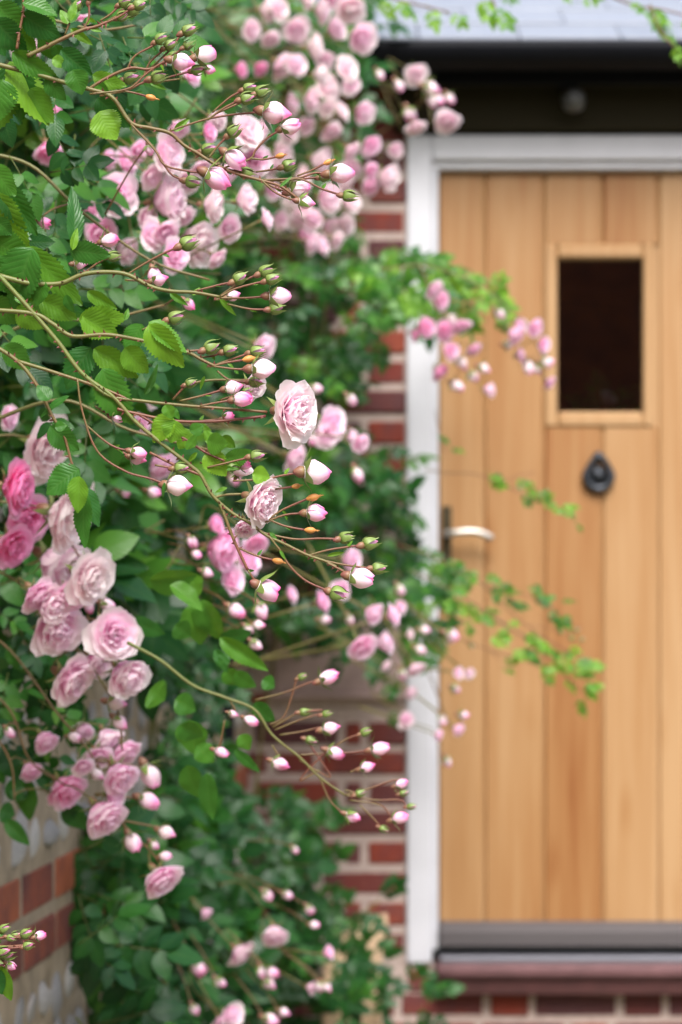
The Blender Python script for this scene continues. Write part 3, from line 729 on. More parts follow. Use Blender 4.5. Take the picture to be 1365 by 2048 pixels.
# ------------------------------------------------------------------ plant assembly
def axis_mat(base, axis, s, spin=None, sw=1.0):
    q = axis.normalized().to_track_quat('Z', 'Y').to_matrix().to_4x4()
    return Matrix.Translation(base) @ q @ Matrix.Rotation(rng.uniform(0, 6.28) if spin is None else spin, 4, 'Z') @ Matrix.Diagonal((s * sw, s * sw, s, 1))
class Spray:
    def __init__(s, label, d, origin, group=None, name='rose_spray', cat='rose spray', r=.0016):
        s.d = d; s.o = P(origin[0], origin[1], d); s.t = thing(name, label, cat, tuple(s.o), group); s.inv = Matrix.Translation(-s.o)
        s.cane = MB(); s.stalk = MB(); s.bris = MB(); s.paths = []; s.r = r; s.nl = 0; s.extra = MB(); s.hairy = False; s.extraleaf = []
    def pt(s, q):
        """(x, y) or (x, y, depth offset)"""
        return P(q[0], q[1], s.d + (q[2] if len(q) > 2 else 0.0))
    def stem(s, pts, r0, r1, t0=.25, t1=.6, stalk=False, hair=True):
        p = smooth_path([s.pt(q) for q in pts], 7); n = len(p)
        m_ = MB(); m_.tube(p, [r0 + (r1 - r0) * i / (n - 1) for i in range(n)], 7, 0, [t0 + (t1 - t0) * i / (n - 1) for i in range(n)])
        part('stalk' if stalk else 'cane', m_, M_STEM, s.t, True)
        s.paths.append(p)
        if s.hairy and not stalk:
            for i in range(1, n - 1):
                if rng.random() < .34:
                    d = (p[i + 1] - p[i - 1]).normalized(); v = Vector((rng.uniform(-1, 1), rng.uniform(-.6, .2), rng.uniform(-1, 1))); v = (v - d * v.dot(d)).normalized(); rad = r0 + (r1 - r0) * i / (n - 1)
                    x = p[i] + v * rad * .7; w = d.cross(v) * .0007; h = rng.uniform(.0025, .0045)
                    q4 = [s.bris.vert(x + d * .0014, .8), s.bris.vert(x + w, .8), s.bris.vert(x - d * .0014, .8), s.bris.vert(x - w, .8)]; tp = s.bris.vert(x + v * h - d * h * .35, 1.0)
                    for a_ in range(4): s.bris.face((q4[a_], q4[(a_ + 1) % 4], tp))
        if s.hairy and hair:
            for i in range(n - 1):
                a, b = p[i], p[i + 1]; k = int((b - a).length / .0011)
                for _ in range(k):
                    c = a.lerp(b, rng.random()); d = (b - a).normalized(); v = Vector((rng.uniform(-1, 1), rng.uniform(-1, 1), rng.uniform(-1, 1))); v = (v - d * v.dot(d)).normalized()
                    rad = r0 + (r1 - r0) * i / (n - 1); h = rng.uniform(.0009, .0024); w = d.cross(v) * .00016; e = d * .00016
                    x = c + v * rad * .8; i0 = s.bris.vert(x + w, .75); i1 = s.bris.vert(x - w * .6 + e, .75); i2 = s.bris.vert(x - w * .6 - e, .75); i3 = s.bris.vert(x + v * h + d * h * .3, .6)
                    s.bris.face((i0, i1, i3)); s.bris.face((i1, i2, i3)); s.bris.face((i2, i0, i3))
    def near(s, p):
        best = None
        for path in s.paths:
            for q in path:
                d = (q - p).length
                if best is None or d < best[0]: best = (d, q)
        return best[1]
    def bud(s, kind, bx, by, tx, ty, dd=0.0, stem=None, deep=.5, sw=None, td=None):
        d = s.d + dd; a = P(bx, by, d); b = P(tx, ty, d + (rng.uniform(-.006, .006) if td is None else td)); ax = b - a; ln = ax.length
        if stem is not None:
            s.stem([q if len(q) > 2 else (q[0], q[1], dd) for q in stem] + [(bx, by, dd)], .0009, .0010, .45, .9, True)
        if stem is not None and s.hairy and rng.random() < .7:
            q = stem[-1]; a0 = rng.uniform(-60, 60); ln_ = rng.uniform(9, 18)
            s.leaf(q[0], q[1], q[0] + ln_ * math.cos(R(a0)), q[1] - ln_ * math.sin(R(a0)), rng.uniform(4, 7), rng.uniform(-40, 40), dd, 0, rng.uniform(.3, .7))
        if kind == 'hip':
            h0 = a; o = link('rose_hip', HIP_ME, s.t, s.inv @ axis_mat(a, ax, ln * .8)); return o
        me, cal = (rng.choice(BUD_HALF), rng.choice(CAL_HALF)) if kind == 'half' else (rng.choice(BUD_SHUT), rng.choice(CAL_SHUT))
        M = axis_mat(a, ax, ln * (.98 if kind == 'half' else .92), None, sw if sw else (1.0 if kind == 'half' else .98))
        o = link('rose_bud', me, s.t, s.inv @ M, (deep, 0, 0))
        c = link('calyx', cal, o); return o
    def bloom(s, x, y, w, ang=-20, front=.7, dd=0.0, deep=.5, kind=None, petals=False, stalk=True):
        d = s.d + dd; c = P(x, y, d); R_ = w * d / F * .5
        a = R(ang); side = math.sqrt(max(0, 1 - front * front))
        ax = Vector((math.cos(a) * side, -front, math.sin(a) * side))
        kind = kind or ('full' if rng.random() < .62 else 'cup')
        sc = R_ / (1.0 if kind == 'full' else .92); base = c - ax * sc * (.28 if kind == 'full' else .5)
        M = axis_mat(base, ax, sc)
        if petals:
            ps, rr = bloom_petals(kind, 900 + len(s.paths)); root = None
            o = link('rose_bloom', rng.choice(CAL_BLOOM), s.t, s.inv @ M, (deep, 0, 0)); o.data = o.data.copy()
            for p in ps:
                m = MB(); petal(m, p[0], p[1], p[2], p[3], p[4], rr, p[5], p[6], p[7], p[8], 8, 8, p[9]); link('petal', m.mesh('petal', [M_PETAL], True), o, None, (deep + rr.uniform(-.05, .05), 0, 0))
        else:
            o = link('rose_bloom', rng.choice(BLOOM[kind]), s.t, s.inv @ M, (deep, 0, 0)); link('calyx', rng.choice(CAL_BLOOM), o)
        if stalk and s.paths:
            e = base - ax * sc * .4; q = s.near(e + Vector((-.02, .01, 0))); L_ = (q - e).length
            if L_ > .12: q = e + (q - e) * (.12 / L_)
            mid = q.lerp(e, .5) - ax * L_ * .12
            pth = smooth_path([q, mid, e], 5)
            m_ = MB(); m_.tube(pth, [.0012] * len(pth), 5, 0, .4); part('stalk', m_, M_STEM, s.t, True)
        return o
    def leaf(s, bx, by, tx, ty, w, roll=0, dd=0.0, td=0.0, young=.4, me=None):
        d = s.d + dd; a = P(bx, by, d); b = P(tx, ty, d + td); y = b - a; ln = y.length; cr = max(.35, math.cos(R(roll)))
        wid = w * d / F / cr * 1.12
        n = Matrix.Rotation(R(roll), 3, y.normalized()) @ Vector((0, -1, .15))
        o = link('leaf', LEAF_HI[rng.randrange(8)] if me is None else me, s.t, s.inv @ frame_mat(a, y, n, wid, ln, (wid + ln) * .5), (min(1, .20 + young * .85), 0, 0)); s.nl += 1
        return o
    def compound(s, x, y, size, ang, front=.3, dd=0.0, young=.4, up=.5):
        """compound leaf based at (x, y), pointing along image angle ang"""
        d = s.d + dd; a = P(x, y, d); t = R(ang); side = math.sqrt(1 - front * front)
        ax = Vector((math.cos(t) * side, -front, math.sin(t) * side))
        n = Vector((rng.uniform(-.5, .5), -1 + up * .4, up + rng.uniform(-.3, .3)))
        L_ = size * d / F
        M = frame_mat(a, ax, n, L_, L_, L_); me = rng.choice(COMP)
        if s.nl < 290: link('leaf', me, s.t, s.inv @ M, (young, 0, 0))
        else: s.extraleaf.append((me, M, young))
        s.nl += 1
    def done(s):
        if s.bris.v: o = part('bristles', s.bris, M_STEM, s.t, False); o['kind'] = 'stuff'
        if s.extraleaf:
            m = MB(); yo = []
            for me, M, y in s.extraleaf:
                b0 = len(m.v); uvd = [None] * len(me.vertices); ul = me.uv_layers[0].data; tn = me.attributes['tint'].data
                for p in me.polygons:
                    for li, vi in zip(p.loop_indices, p.vertices): uvd[vi] = tuple(ul[li].uv)
                for v in me.vertices: m.vert(M @ v.co, tn[v.index].value, uvd[v.index] or (0, 0)); yo.append(y)
                for p in me.polygons: m.face([b0 + i for i in p.vertices])
            o = part('foliage', m, M_LEAF, s.t, True); o['kind'] = 'stuff'; o.color = (0, 0, 0, 1); a_ = o.data.attributes.new('youth', 'FLOAT', 'POINT'); a_.data.foreach_set('value', yo)

# ------------------------------------------------------------------ background rose masses on the walls
def inside(poly, x, y):
    c = False; j = len(poly) - 1
    for i in range(len(poly)):
        xi, yi = poly[i]; xj, yj = poly[j]
        if (yi > y) != (yj > y) and x < (xj - xi) * (y - yi) / (yj - yi) + xi: c = not c
        j = i
    return c
def mass(sp, poly, n, near, far, size, young, yv=.25, wall=True, ang=(-100, 40), front=(0, .6)):
    xs = [p[0] for p in poly]; ys = [p[1] for p in poly]; k = 0
    while k < n:
        x, y = rng.uniform(min(xs), max(xs)), rng.uniform(min(ys), max(ys))
        if not inside(poly, x, y): continue
        if 424 < x < 478 and 1470 < y < 1730: continue
        w = walld(max(-60, x)) if wall else sp.d
        d = w - (far + (near - far) * rng.random() ** 1.4)
        if d < 3.02: d = 3.02 + rng.uniform(0, .25)
        sz = size * rng.uniform(.75, 1.2) * F / d                   # metres -> photo pixels
        sp.compound(x, y, sz, rng.uniform(*ang), rng.uniform(*front), d - sp.d, min(1, max(0, young - yv * .7 + 2.4 * yv * rng.random() ** 2)), rng.uniform(.1, .9))
        k += 1
def blooms(sp, lst, d, deep=.5, front=(.2, .9), sc=1.15):
    for q in lst:
        x, y, w = q[:3]; dp_ = q[3] if len(q) > 3 else deep + rng.uniform(-.08, .08); an = q[4] if len(q) > 4 else rng.uniform(-70, 20)
        sp.bloom(x, y, w * sc, an, rng.uniform(*front), d - sp.d + rng.uniform(-.06, .06), dp_)
def buds(sp, lst, d, kind='half', deep=.42):
    for q in lst:
        x, y, w = q[:3]; a = R(q[3] if len(q) > 3 else rng.uniform(-80, 0)); dx, dy = math.cos(a) * w * .5, -math.sin(a) * w * .5
        b = P(x - dx, y - dy, d); nq = sp.near(b) if sp.paths else b; k = nq - b
        if k.length > .09: nq = b + k * (.09 / k.length)
        if sp.paths:
            m_ = smooth_path([nq, nq.lerp(b, .6) - Vector((0, 0, -.004)), b], 4); k_ = MB(); k_.tube(m_, [.0010] * len(m_), 5, 0, .6); part('stalk', k_, M_STEM, sp.t, True)
        sp.bud(kind, x - dx, y - dy, x + dx, y + dy, d - sp.d, None, deep)

def hug(pts, sp, off=.07): return [(q[0], q[1], walld(max(-60, q[0])) - off - (.0 if len(q) < 3 else .12) - sp.d) for q in pts]
# 1 climbing rose on the flint wall, upper left
A = Spray('large climbing rose with dense leaves and pale pink blooms covering the upper left wall', 3.9, (330, 2048), None, 'climbing_rose', 'climbing rose')
for pts in ([(330, 2040), (320, 1600), (280, 1100, -.3), (200, 600, -.5), (120, 100, -.6), (90, -100, -.6)], [(360, 2040), (380, 1500), (420, 1000), (470, 500, .1), (520, 60, .2), (560, -80, .2)],
            [(300, 1500, -.2), (330, 1050, -.5), (420, 780, -.7), (560, 640, -.7)], [(250, 900, -.5), (330, 640, -.8), (450, 500, -.8), (600, 440, -.6)], [(350, 700), (450, 300, -.2), (620, 160, 0), (720, 90, 0)], [(120, 1000, -.6), (180, 700, -.9), (260, 420, -1.), (420, 330, -.9)]):
    A.stem(hug(pts, A), .0045, .0025, .3, .5)
mass(A, [(-60, -40), (480, -40), (470, 560), (440, 900), (420, 1250), (-60, 1250)], 480, .6, .05, .135, .24)
near_poly = [(-40, -40), (330, -40), (300, 200), (170, 300), (170, 560), (330, 700), (300, 860), (120, 820), (-40, 760)]
mass(A, [(-40, 0), (300, 0), (330, 500), (380, 900), (-40, 1000)], 70, .8, .5, .12, .36)
blooms(A, [(97, 300, 62, .78, -70), (232, 388, 88), (335, 400, 98), (420, 410, 80), (250, 325, 60, .6), (330, 310, 92), (200, 465, 74, .6), (300, 470, 70), (390, 485, 100), (345, 512, 70, .62), (490, 265, 78), (415, 265, 46, .75), (430, 515, 50), (355, 255, 50), (275, 300, 50, .6), (215, 320, 44, .6), (370, 360, 66), (290, 435, 60), (450, 345, 60), (455, 455, 60), (250, 500, 60), (180, 420, 40, .6), (400, 330, 50), (330, 460, 60, .55), (430, 240, 50), (300, 350, 60), (490, 400, 60), (365, 430, 54)], 2.98, .45, sc=1.02)
blooms(A, [(55, 105, 70, .45), (110, 220, 34, .7), (530, 440, 40), (160, 40, 40, .6), (380, 150, 44, .62), (510, 320, 60)], 3.0)
blooms(A, [(440, 1100, 80, .74), (490, 1120, 70, .66), (460, 1160, 60, .62), (510, 1085, 50, .7), (430, 1050, 40, .8), (320, 930, 60, .66), (280, 850, 40, .62), (300, 800, 36)], 3.2)
buds(A, [(92, 447, 26), (385, 1085, 24), (395, 1110, 20), (415, 1145, 24), (310, 985, 28), (250, 985, 24), (330, 860, 26), (475, 1222, 36, -30), (524, 1222, 34, -60), (520, 1250, 24), (498, 1258, 22), (512, 1290, 26)], 3.1)
A.done()

# 2 rose growing in the corner, blossom heavy, top centre
B = Spray('climbing rose in the corner loaded with pale pink blooms up to the roof edge', 4.9, (500, 2048), None, 'climbing_rose', 'climbing rose')
for pts in ([(470, 2040), (520, 1500, .4), (600, 1000, .6), (640, 500, .4), (690, 60, .2), (700, -60, .1)], [(520, 1300, .3), (600, 900, .2), (700, 620, .2), (800, 560), (960, 560, -.1), (1010, 620, -.2)], [(600, 1000, .4), (640, 700, .2), (700, 330, 0), (770, 260), (860, 190, -.1)],
            [(520, 1200, .3), (700, 1120, .3), (860, 1180, .2), (1010, 1250, .2), (1150, 1340, .15)], [(560, 1250, .3), (640, 1150, .1), (760, 1200, 0), (850, 1330, -.1), (900, 1460, -.15)]):
    B.stem(hug(pts, B), .004, .002, .3, .6)
mass(B, [(400, -40), (720, -40), (740, 120), (690, 200), (640, 520), (690, 600), (850, 600), (830, 660), (690, 700), (660, 780), (620, 900), (600, 1000), (400, 1000)], 260, .8, .05, .115, .28)
mass(B, [(520, 900), (660, 860), (760, 960), (800, 1040), (800, 1180), (640, 1240), (440, 1260), (420, 1000)], 140, .75, .05, .11, .2)
mass(B, [(640, 520), (760, 490), (850, 500), (900, 560), (980, 545), (990, 600), (830, 660), (680, 620)], 55, .9, .3, .085, .62, ang=(-70, 30))
mass(B, [(800, 1080), (900, 1130), (920, 1230), (830, 1330), (770, 1430), (740, 1350), (760, 1180)], 55, .8, .2, .07, .42)
mass(B, [(640, 380), (740, 380), (790, 480), (790, 700), (690, 760), (640, 700)], 22, .6, .15, .085, .3)
mass(B, [(540, 1190), (800, 1200), (800, 1300), (700, 1310), (560, 1290)], 18, .6, .15, .09, .12)
mass(B, [(690, 880), (800, 900), (810, 1180), (700, 1180)], 26, .6, .15, .085, .25)
mass(B, [(700, 690), (720, 780), (660, 800), (640, 700)], 14, .6, .2, .08, .35)
blooms(B, [(700, 15, 66), (722, 75, 66), (640, 20, 60), (590, 60, 64), (530, 20, 62), (560, 130, 66), (625, 95, 66), (690, 140, 60), (650, 175, 66), (620, 200, 54), (700, 170, 44), (725, 225, 52), (740, 290, 48, .62), (775, 355, 58), (738, 370, 46, .62), (700, 335, 50), (690, 365, 40), (560, 310, 66), (640, 320, 60), (600, 360, 64), (655, 395, 64), (700, 405, 46), (540, 380, 54), (600, 430, 60), (660, 450, 66), (605, 470, 56, .7), (620, 485, 50), (690, 450, 50), (560, 440, 46), (640, 490, 46), (520, 260, 50), (500, 60, 50), (610, 250, 46), (580, 210, 50), (660, 260, 50), (670, 60, 50), (480, 140, 34, .8), (520, 135, 34, .8), (650, 120, 40), (740, 340, 40, .66), (555, 20, 50), (610, -5, 50), (665, -10, 50)], 4.35, .43, sc=1.02)
blooms(B, [(700, 300, 48), (680, 225, 48), (640, 150, 46), (585, 395, 48), (670, 480, 44), (540, 330, 46), (625, 440, 46), (590, 130, 48), (540, 75, 46), (655, 215, 48), (575, 265, 46)], 4.25, .42, sc=1.0)
blooms(B, [(830, 147, 46, .42, -60), (893, 240, 52, .45, -80), (790, 300, 32), (830, 252, 40)], 4.7)
buds(B, [(865, 178, 36, -20), (865, 202, 28), (900, 198, 24), (798, 172, 26), (820, 230, 30), (760, 150, 22), (880, 200, 22)], 4.7, 'half', .35)
blooms(B, [(660, 850, 66, .56), (650, 870, 50), (718, 885, 40, .55), (700, 875, 30), (585, 915, 56, .5), (525, 692, 50, .5)], 3.5)
blooms(B, [(640, 1205, 46, .66), (700, 1120, 48), (745, 1225, 44), (782, 1232, 44), (722, 1290, 60, .62), (768, 1285, 46), (680, 1180, 40), (580, 1190, 34)], 3.7, .58)
buds(B, [(632, 778, 26), (703, 800, 26), (708, 870, 22), (625, 880, 24), (715, 950, 30), (470, 960, 24), (650, 1240, 24), (700, 1240, 22)], 3.9)
blooms(B, [(830, 1335, 40), (818, 1270, 26), (820, 1385, 28), (810, 1440, 34, .5), (875, 1470, 26, .58), (915, 1458, 26, .58), (900, 1272, 30), (915, 1346, 26), (938, 1346, 22), (800, 1215, 26), (770, 1330, 24)], 4.6, .48)
buds(B, [(905, 1270, 30, -20), (912, 1378, 20), (928, 1430, 22), (895, 1525, 22), (850, 1260, 24), (840, 1300, 24), (805, 1350, 22), (885, 1440, 22), (800, 1180, 24)], 4.6, 'half', .35)
B.done()

def sprig(sp, pts, d, size, young=.9, n2=2):
    for x, y in pts:
        for _ in range(n2): sp.compound(x + rng.uniform(-10, 10), y + rng.uniform(-8, 8), size * rng.uniform(.8, 1.15), rng.uniform(-75, 20), rng.uniform(.1, .5), d - sp.d + rng.uniform(-.05, .05), min(1, young + rng.uniform(-.25, .15)), rng.uniform(.1, .9))
H_ = Spray('pink bud cluster hanging beside the door window on a bright green spray', 4.75, (800, 540))
for pts in ([(760, 540), (840, 530), (900, 545), (960, 570), (1010, 610), (1050, 650), (1090, 720)], [(840, 530), (870, 600), (890, 660), (920, 720), (960, 760)]): H_.stem(pts, .0022, .0011, .4, .6)
blooms(H_, [(866, 578, 40), (878, 600, 40), (850, 655, 38, .72), (828, 668, 30, .85), (888, 660, 40, .72), (920, 648, 44), (900, 702, 36), (877, 742, 38, .78), (946, 697, 32), (1030, 668, 38), (1067, 655, 38), (1085, 690, 32), (1038, 712, 32), (1097, 764, 30), (978, 780, 30), (1040, 650, 26)], 4.75, .58)
buds(H_, [(925, 728, 28), (970, 738, 26), (948, 754, 26), (915, 773, 28), (1058, 736, 28), (1095, 726, 26), (1000, 628, 24), (905, 640, 26), (1020, 690, 24), (1075, 740, 22)], 4.75, 'half', .34)
sprig(H_, [(930, 545), (900, 540), (960, 580), (930, 610), (975, 640), (870, 520), (985, 600), (850, 530), (830, 560), (975, 560)], 4.8, 58, .85, 2)
H_.done()
I_ = Spray('thin leafy shoot crossing the oak planks beside the knocker, above the lever handle', 4.9, (860, 945))
I_.stem([(850, 940), (900, 946), (960, 950), (1040, 985), (1100, 1010), (1150, 1040)], .0014, .0009, .5, .8)
I_.stem([(1000, 968), (1040, 950), (1070, 945)], .0010, .0008, .5, .8); I_.stem([(870, 820), (880, 870), (892, 905)], .0010, .0008, .5, .8)
sprig(I_, [(975, 935), (1060, 948), (1045, 990), (1075, 1000), (1130, 1020), (960, 968), (985, 945), (1100, 1005), (1140, 1035), (1020, 970), (1060, 995), (1115, 1015)], 4.9, 44, .88, 1)
sprig(I_, [(880, 860), (893, 895)], 4.9, 40, .8, 1)
I_.done()
J_ = Spray('feathery light green shoots crossing the lower oak planks, under the lever handle', 4.85, (850, 1150))
for pts in ([(800, 1090), (870, 1115), (960, 1165), (1050, 1190), (1120, 1225)], [(820, 1140), (900, 1180), (1000, 1240), (1090, 1310), (1165, 1385)], [(830, 1230), (880, 1260), (980, 1300), (1080, 1330), (1160, 1345)], [(960, 1165), (1040, 1240), (1130, 1300), (1165, 1310)]): J_.stem(pts, .0015, .0009, .5, .8)
sprig(J_, [(890, 1120), (935, 1130), (960, 1160), (985, 1175), (1050, 1180), (1105, 1205), (1020, 1205), (1000, 1190), (1075, 1190), (1120, 1222)], 4.85, 44, .66, 2)
sprig(J_, [(920, 1195), (960, 1225), (1010, 1250), (1050, 1260), (1090, 1290), (1130, 1310), (1150, 1330), (1080, 1330), (1120, 1350), (1155, 1370), (1030, 1290), (985, 1270), (1005, 1330), (1060, 1300), (900, 1170), (880, 1200), (1145, 1350), (1165, 1340), (1105, 1310), (1070, 1275), (1165, 1388), (940, 1230)], 4.85, 42, .9, 2)
for st in ([(1060, 1250), (1120, 1260), (1150, 1270)], [(1110, 1225), (1140, 1250), (1165, 1255)], [(980, 1300), (1000, 1320)]): J_.stem(st, .0008, .0006, .6, .8)
for q in ((1130, 1245, 1142, 1238), (1150, 1262, 1162, 1258), (1118, 1262, 1130, 1268), (1160, 1280, 1172, 1276), (1140, 1275, 1152, 1280), (1100, 1240, 1112, 1236), (905, 1230, 918, 1225), (940, 1290, 952, 1296)): J_.bud('shut', *q, deep=.5)
J_.done()

# 3 low bush under the corner, its shadow put into darker leaf colour
C_ = Spray('dark leafy rose bush with a few pale blooms low in the corner', 4.7, (420, 2048), None, 'rose_bush', 'rose bush')
for pts in ([(430, 2060), (400, 1900), (330, 1750, -.2), (260, 1650, -.3)], [(480, 2060), (520, 1900, .2), (600, 1780, .3), (640, 1690, .4)], [(520, 2060), (600, 1950, .3), (700, 1850, .4), (760, 1800, .4)], [(440, 2060), (470, 1850), (500, 1650, .2), (520, 1560, .3)], [(430, 2060), (440, 1960), (520, 1980, .1), (560, 2000)]):
    C_.stem(hug(pts, C_, .12), .004, .002, .15, .3)
mass(C_, [(170, 1600), (330, 1520), (420, 1500), (480, 1560), (560, 1640), (620, 1760), (660, 2080), (150, 2080), (130, 1800)], 240, .7, .05, .125, .10, .20)
mass(C_, [(300, 1240), (420, 1240), (450, 1560), (300, 1560)], 55, .7, .05, .09, .15, .14)
mass(C_, [(500, 1560), (600, 1600), (640, 1740), (720, 1790), (770, 1790), (760, 1900), (740, 2080), (500, 2080)], 75, .75, .1, .105, .16, .14)
mass(C_, [(790, 1950), (850, 1920), (880, 1900), (860, 2060), (800, 2060)], 9, .55, .3, .075, .25, .1)
blooms(C_, [(548, 1868, 52, .5, -80), (478, 1903, 58, .5), (463, 2030, 46, .5), (440, 2040, 34), (412, 1825, 26, .62), (655, 1905, 28, .66), (187, 1755, 48, .88), (622, 1975, 26, .55)], 4.0)
buds(C_, [(398, 1938, 34, -40), (525, 1946, 28), (546, 1946, 28), (540, 1968, 30), (543, 2040, 32), (655, 1975, 24), (640, 1975, 22), (575, 1790, 22), (535, 1790, 24), (390, 2020, 24), (620, 1820, 22), (630, 1850, 20), (590, 1700, 18), (440, 1965, 24), (570, 2025, 24)], 4.0)
C_.done()

N_ = Spray('leafy rose canes just behind the sharp sprays, a little soft, upper left', 2.5, (0, 400), None, 'rose_canes', 'rose canes')
for pts in ([(-60, 300), (60, 330), (160, 420), (300, 520), (420, 560)], [(-60, 700), (80, 640), (200, 640), (330, 610)], [(-60, 60), (90, 40), (200, 60), (320, 40)], [(-60, 860), (120, 800), (260, 860), (420, 900)]): N_.stem(pts, .0022, .0012, .3, .5)
k = 0
while k < 46:
    x, y = rng.uniform(-40, 340), rng.uniform(-40, 870)
    if not inside(near_poly, x, y): continue
    N_.compound(x, y, rng.uniform(120, 170), rng.uniform(-110, 30), rng.uniform(0, .5), rng.uniform(-.12, .3), max(0, min(1, -.05 + .6 * rng.random() ** 1.6)), rng.uniform(.1, .9)); k += 1
buds(N_, [(310, 552, 30), (90, 446, 28), (225, 478, 30), (420, 140, 24), (300, 300, 22), (380, 610, 28)], 2.45, 'half', .6)
N_.done()

# 4 big blooms at the left edge
D_ = Spray('full cluster of large pale and deep pink double roses at the left edge', 2.85, (0, 1100))
for pts in ([(-60, 1000), (40, 1010), (120, 1060), (170, 1130)], [(-60, 1120), (30, 1160), (90, 1220), (140, 1300)], [(30, 1160), (140, 1230), (220, 1240)], [(90, 1220), (180, 1330), (235, 1420), (245, 1500)], [(-60, 880), (20, 870), (70, 880)]):
    D_.stem(pts, .0020, .0012, .3, .6)
blooms(D_, [(88, 893, 108, .34, -30), (24, 975, 88, 1.0, -10), (14, 834, 44, .55), (20, 1088, 76, .92, -30), (122, 1030, 118, .32, -20), (52, 1032, 74, .82), (118, 1128, 98, .42, -30), (172, 1152, 92, .32, -20), (140, 1185, 60, .6), (70, 1185, 64, .55), (112, 1252, 88, .5, -40), (224, 1266, 88, .52, -20), (135, 1355, 90, .5, -30), (252, 1348, 72, .48, -40), (193, 1322, 56, .5), (100, 1210, 60, .45), (160, 985, 50, .4)], 2.82, .44, sc=1.36)
buds(D_, [(236, 1406, 40, -10), (242, 1446, 34, -40), (215, 1210, 30, -20), (180, 1215, 26), (205, 1195, 20), (85, 1225, 24)], 2.85, 'half', .4)
mass(D_, [(-40, 700), (230, 760), (240, 960), (120, 860), (0, 800)], 16, 0, .1, .075, .38, wall=False)
mass(D_, [(-40, 1180), (90, 1180), (120, 1320), (60, 1460), (-40, 1500)], 20, 0, .1, .07, .25, wall=False)
D_.done()
E_ = Spray('drooping cane of pink roses hanging over the flint and orange brick wall', 3.0, (60, 1350))
for pts in ([(-70, 1240), (20, 1300), (110, 1420), (190, 1520), (240, 1640), (300, 1700), (325, 1735)], [(190, 1520), (260, 1530), (300, 1548)], [(240, 1640), (262, 1665)], [(240, 1640), (320, 1655)], [(-60, 1350), (20, 1420), (60, 1520), (130, 1570)], [(190, 1590), (280, 1597)], [(-30, 1440), (20, 1520), (30, 1600)]):
    E_.stem(pts, .0017, .0010, .5, .6)
blooms(E_, [(243, 1502, 66, .58, -50), (195, 1510, 56, .5), (132, 1576, 66, .72, -40), (206, 1630, 74, .58, -50), (318, 1752, 76, .55, -50), (238, 1550, 66, .58), (165, 1530, 40, .5), (110, 1590, 36, .7), (225, 1590, 50, .5), (160, 1460, 44, .52), (90, 1480, 46, .6), (215, 1475, 50, .46), (60, 1540, 40, .62)], 3.0, .5, (.35, .7), 1.3)
buds(E_, [(302, 1552, 50, -60), (300, 1602, 42, -20), (268, 1686, 40, -60), (336, 1666, 34, -20), (310, 1690, 22, -40), (196, 1550, 30), (332, 1712, 24, 10), (20, 1465, 24), (150, 1475, 24)], 3.0, 'half', .36)
for q in ((20, 1600, 50, 1545, 40), (60, 1560, 42, 1640, 50), (20, 1570, 68, 1585, 46), (10, 1640, 60, 1690, 30), (130, 1610, 170, 1660, 44), (150, 1610, 130, 1645, 30), (0, 1620, 30, 1630, 40), (20, 1290, 50, 1345, 40), (5, 1500, 40, 1560, 46)): E_.leaf(*q, roll=rng.uniform(-30, 30), dd=.05, young=.15)
for x, y in ((40, 1480), (80, 1440), (20, 1400), (110, 1480), (60, 1400), (150, 1440), (170, 1410), (0, 1470)): E_.compound(x, y, 110, rng.uniform(-100, 0), .3, .15, .2, .4)
E_.done()

# 5 soft cane below the middle, towards the white jamb
G_ = Spray('soft arching cane with small buds crossing in front of the lower brick pier', 2.7, (260, 1290))
G_.stem([(255, 1285), (320, 1320), (385, 1370), (450, 1395), (510, 1420), (545, 1470), (600, 1515), (640, 1555), (690, 1590)], .0021, .0012, .15, .4)
for st, b in (([(510, 1400), (570, 1385), (620, 1365)], ('half', 640, 1362, 678, 1345)), ([(540, 1450), (570, 1430), (595, 1355)], ('shut', 597, 1357, 618, 1348)), ([(545, 1455), (600, 1425), (645, 1420)], ('shut', 600, 1425, 628, 1422)), ([(550, 1460), (600, 1440), (640, 1428)], ('shut', 645, 1430, 668, 1424)),
              ([(560, 1470), (610, 1462), (640, 1455)], ('half', 645, 1460, 682, 1452)), ([(600, 1510), (650, 1507), (700, 1505)], ('half', 742, 1500, 780, 1493)), ([(660, 1500), (690, 1480), (715, 1470)], ('shut', 722, 1468, 748, 1458)), ([(690, 1590), (730, 1580), (790, 1560)], ('half', 792, 1572, 818, 1562)), ([(690, 1590), (750, 1600), (800, 1600)], ('shut', 815, 1614, 838, 1612)),
              ([(640, 1555), (660, 1600), (690, 1630)], ('half', 692, 1628, 722, 1640)), ([(700, 1600), (760, 1610), (780, 1630)], ('half', 785, 1640, 818, 1630)), ([(720, 1610), (750, 1640), (762, 1655)], ('shut', 760, 1655, 782, 1665)), ([(600, 1520), (640, 1545), (660, 1550)], ('shut', 612, 1478, 640, 1486)), ([(700, 1545), (720, 1535)], ('half', 722, 1538, 752, 1528)), ([(690, 1580), (710, 1585)], ('shut', 712, 1590, 738, 1580)),
              ([(545, 1490), (560, 1520)], ('half', 545, 1522, 580, 1535)), ([(450, 1440), (440, 1490)], ('half', 430, 1500, 458, 1510)), ([(510, 1430), (500, 1440)], ('half', 490, 1436, 516, 1448)), ([(460, 1400), (470, 1420)], ('half', 458, 1425, 478, 1432)), ([(640, 1540), (600, 1560)], ('half', 655, 1500, 690, 1512)), ([(790, 1580), (800, 1590)], ('shut', 800, 1588, 822, 1582))):
    G_.bud(*b, stem=st, deep=.52, sw=.86)
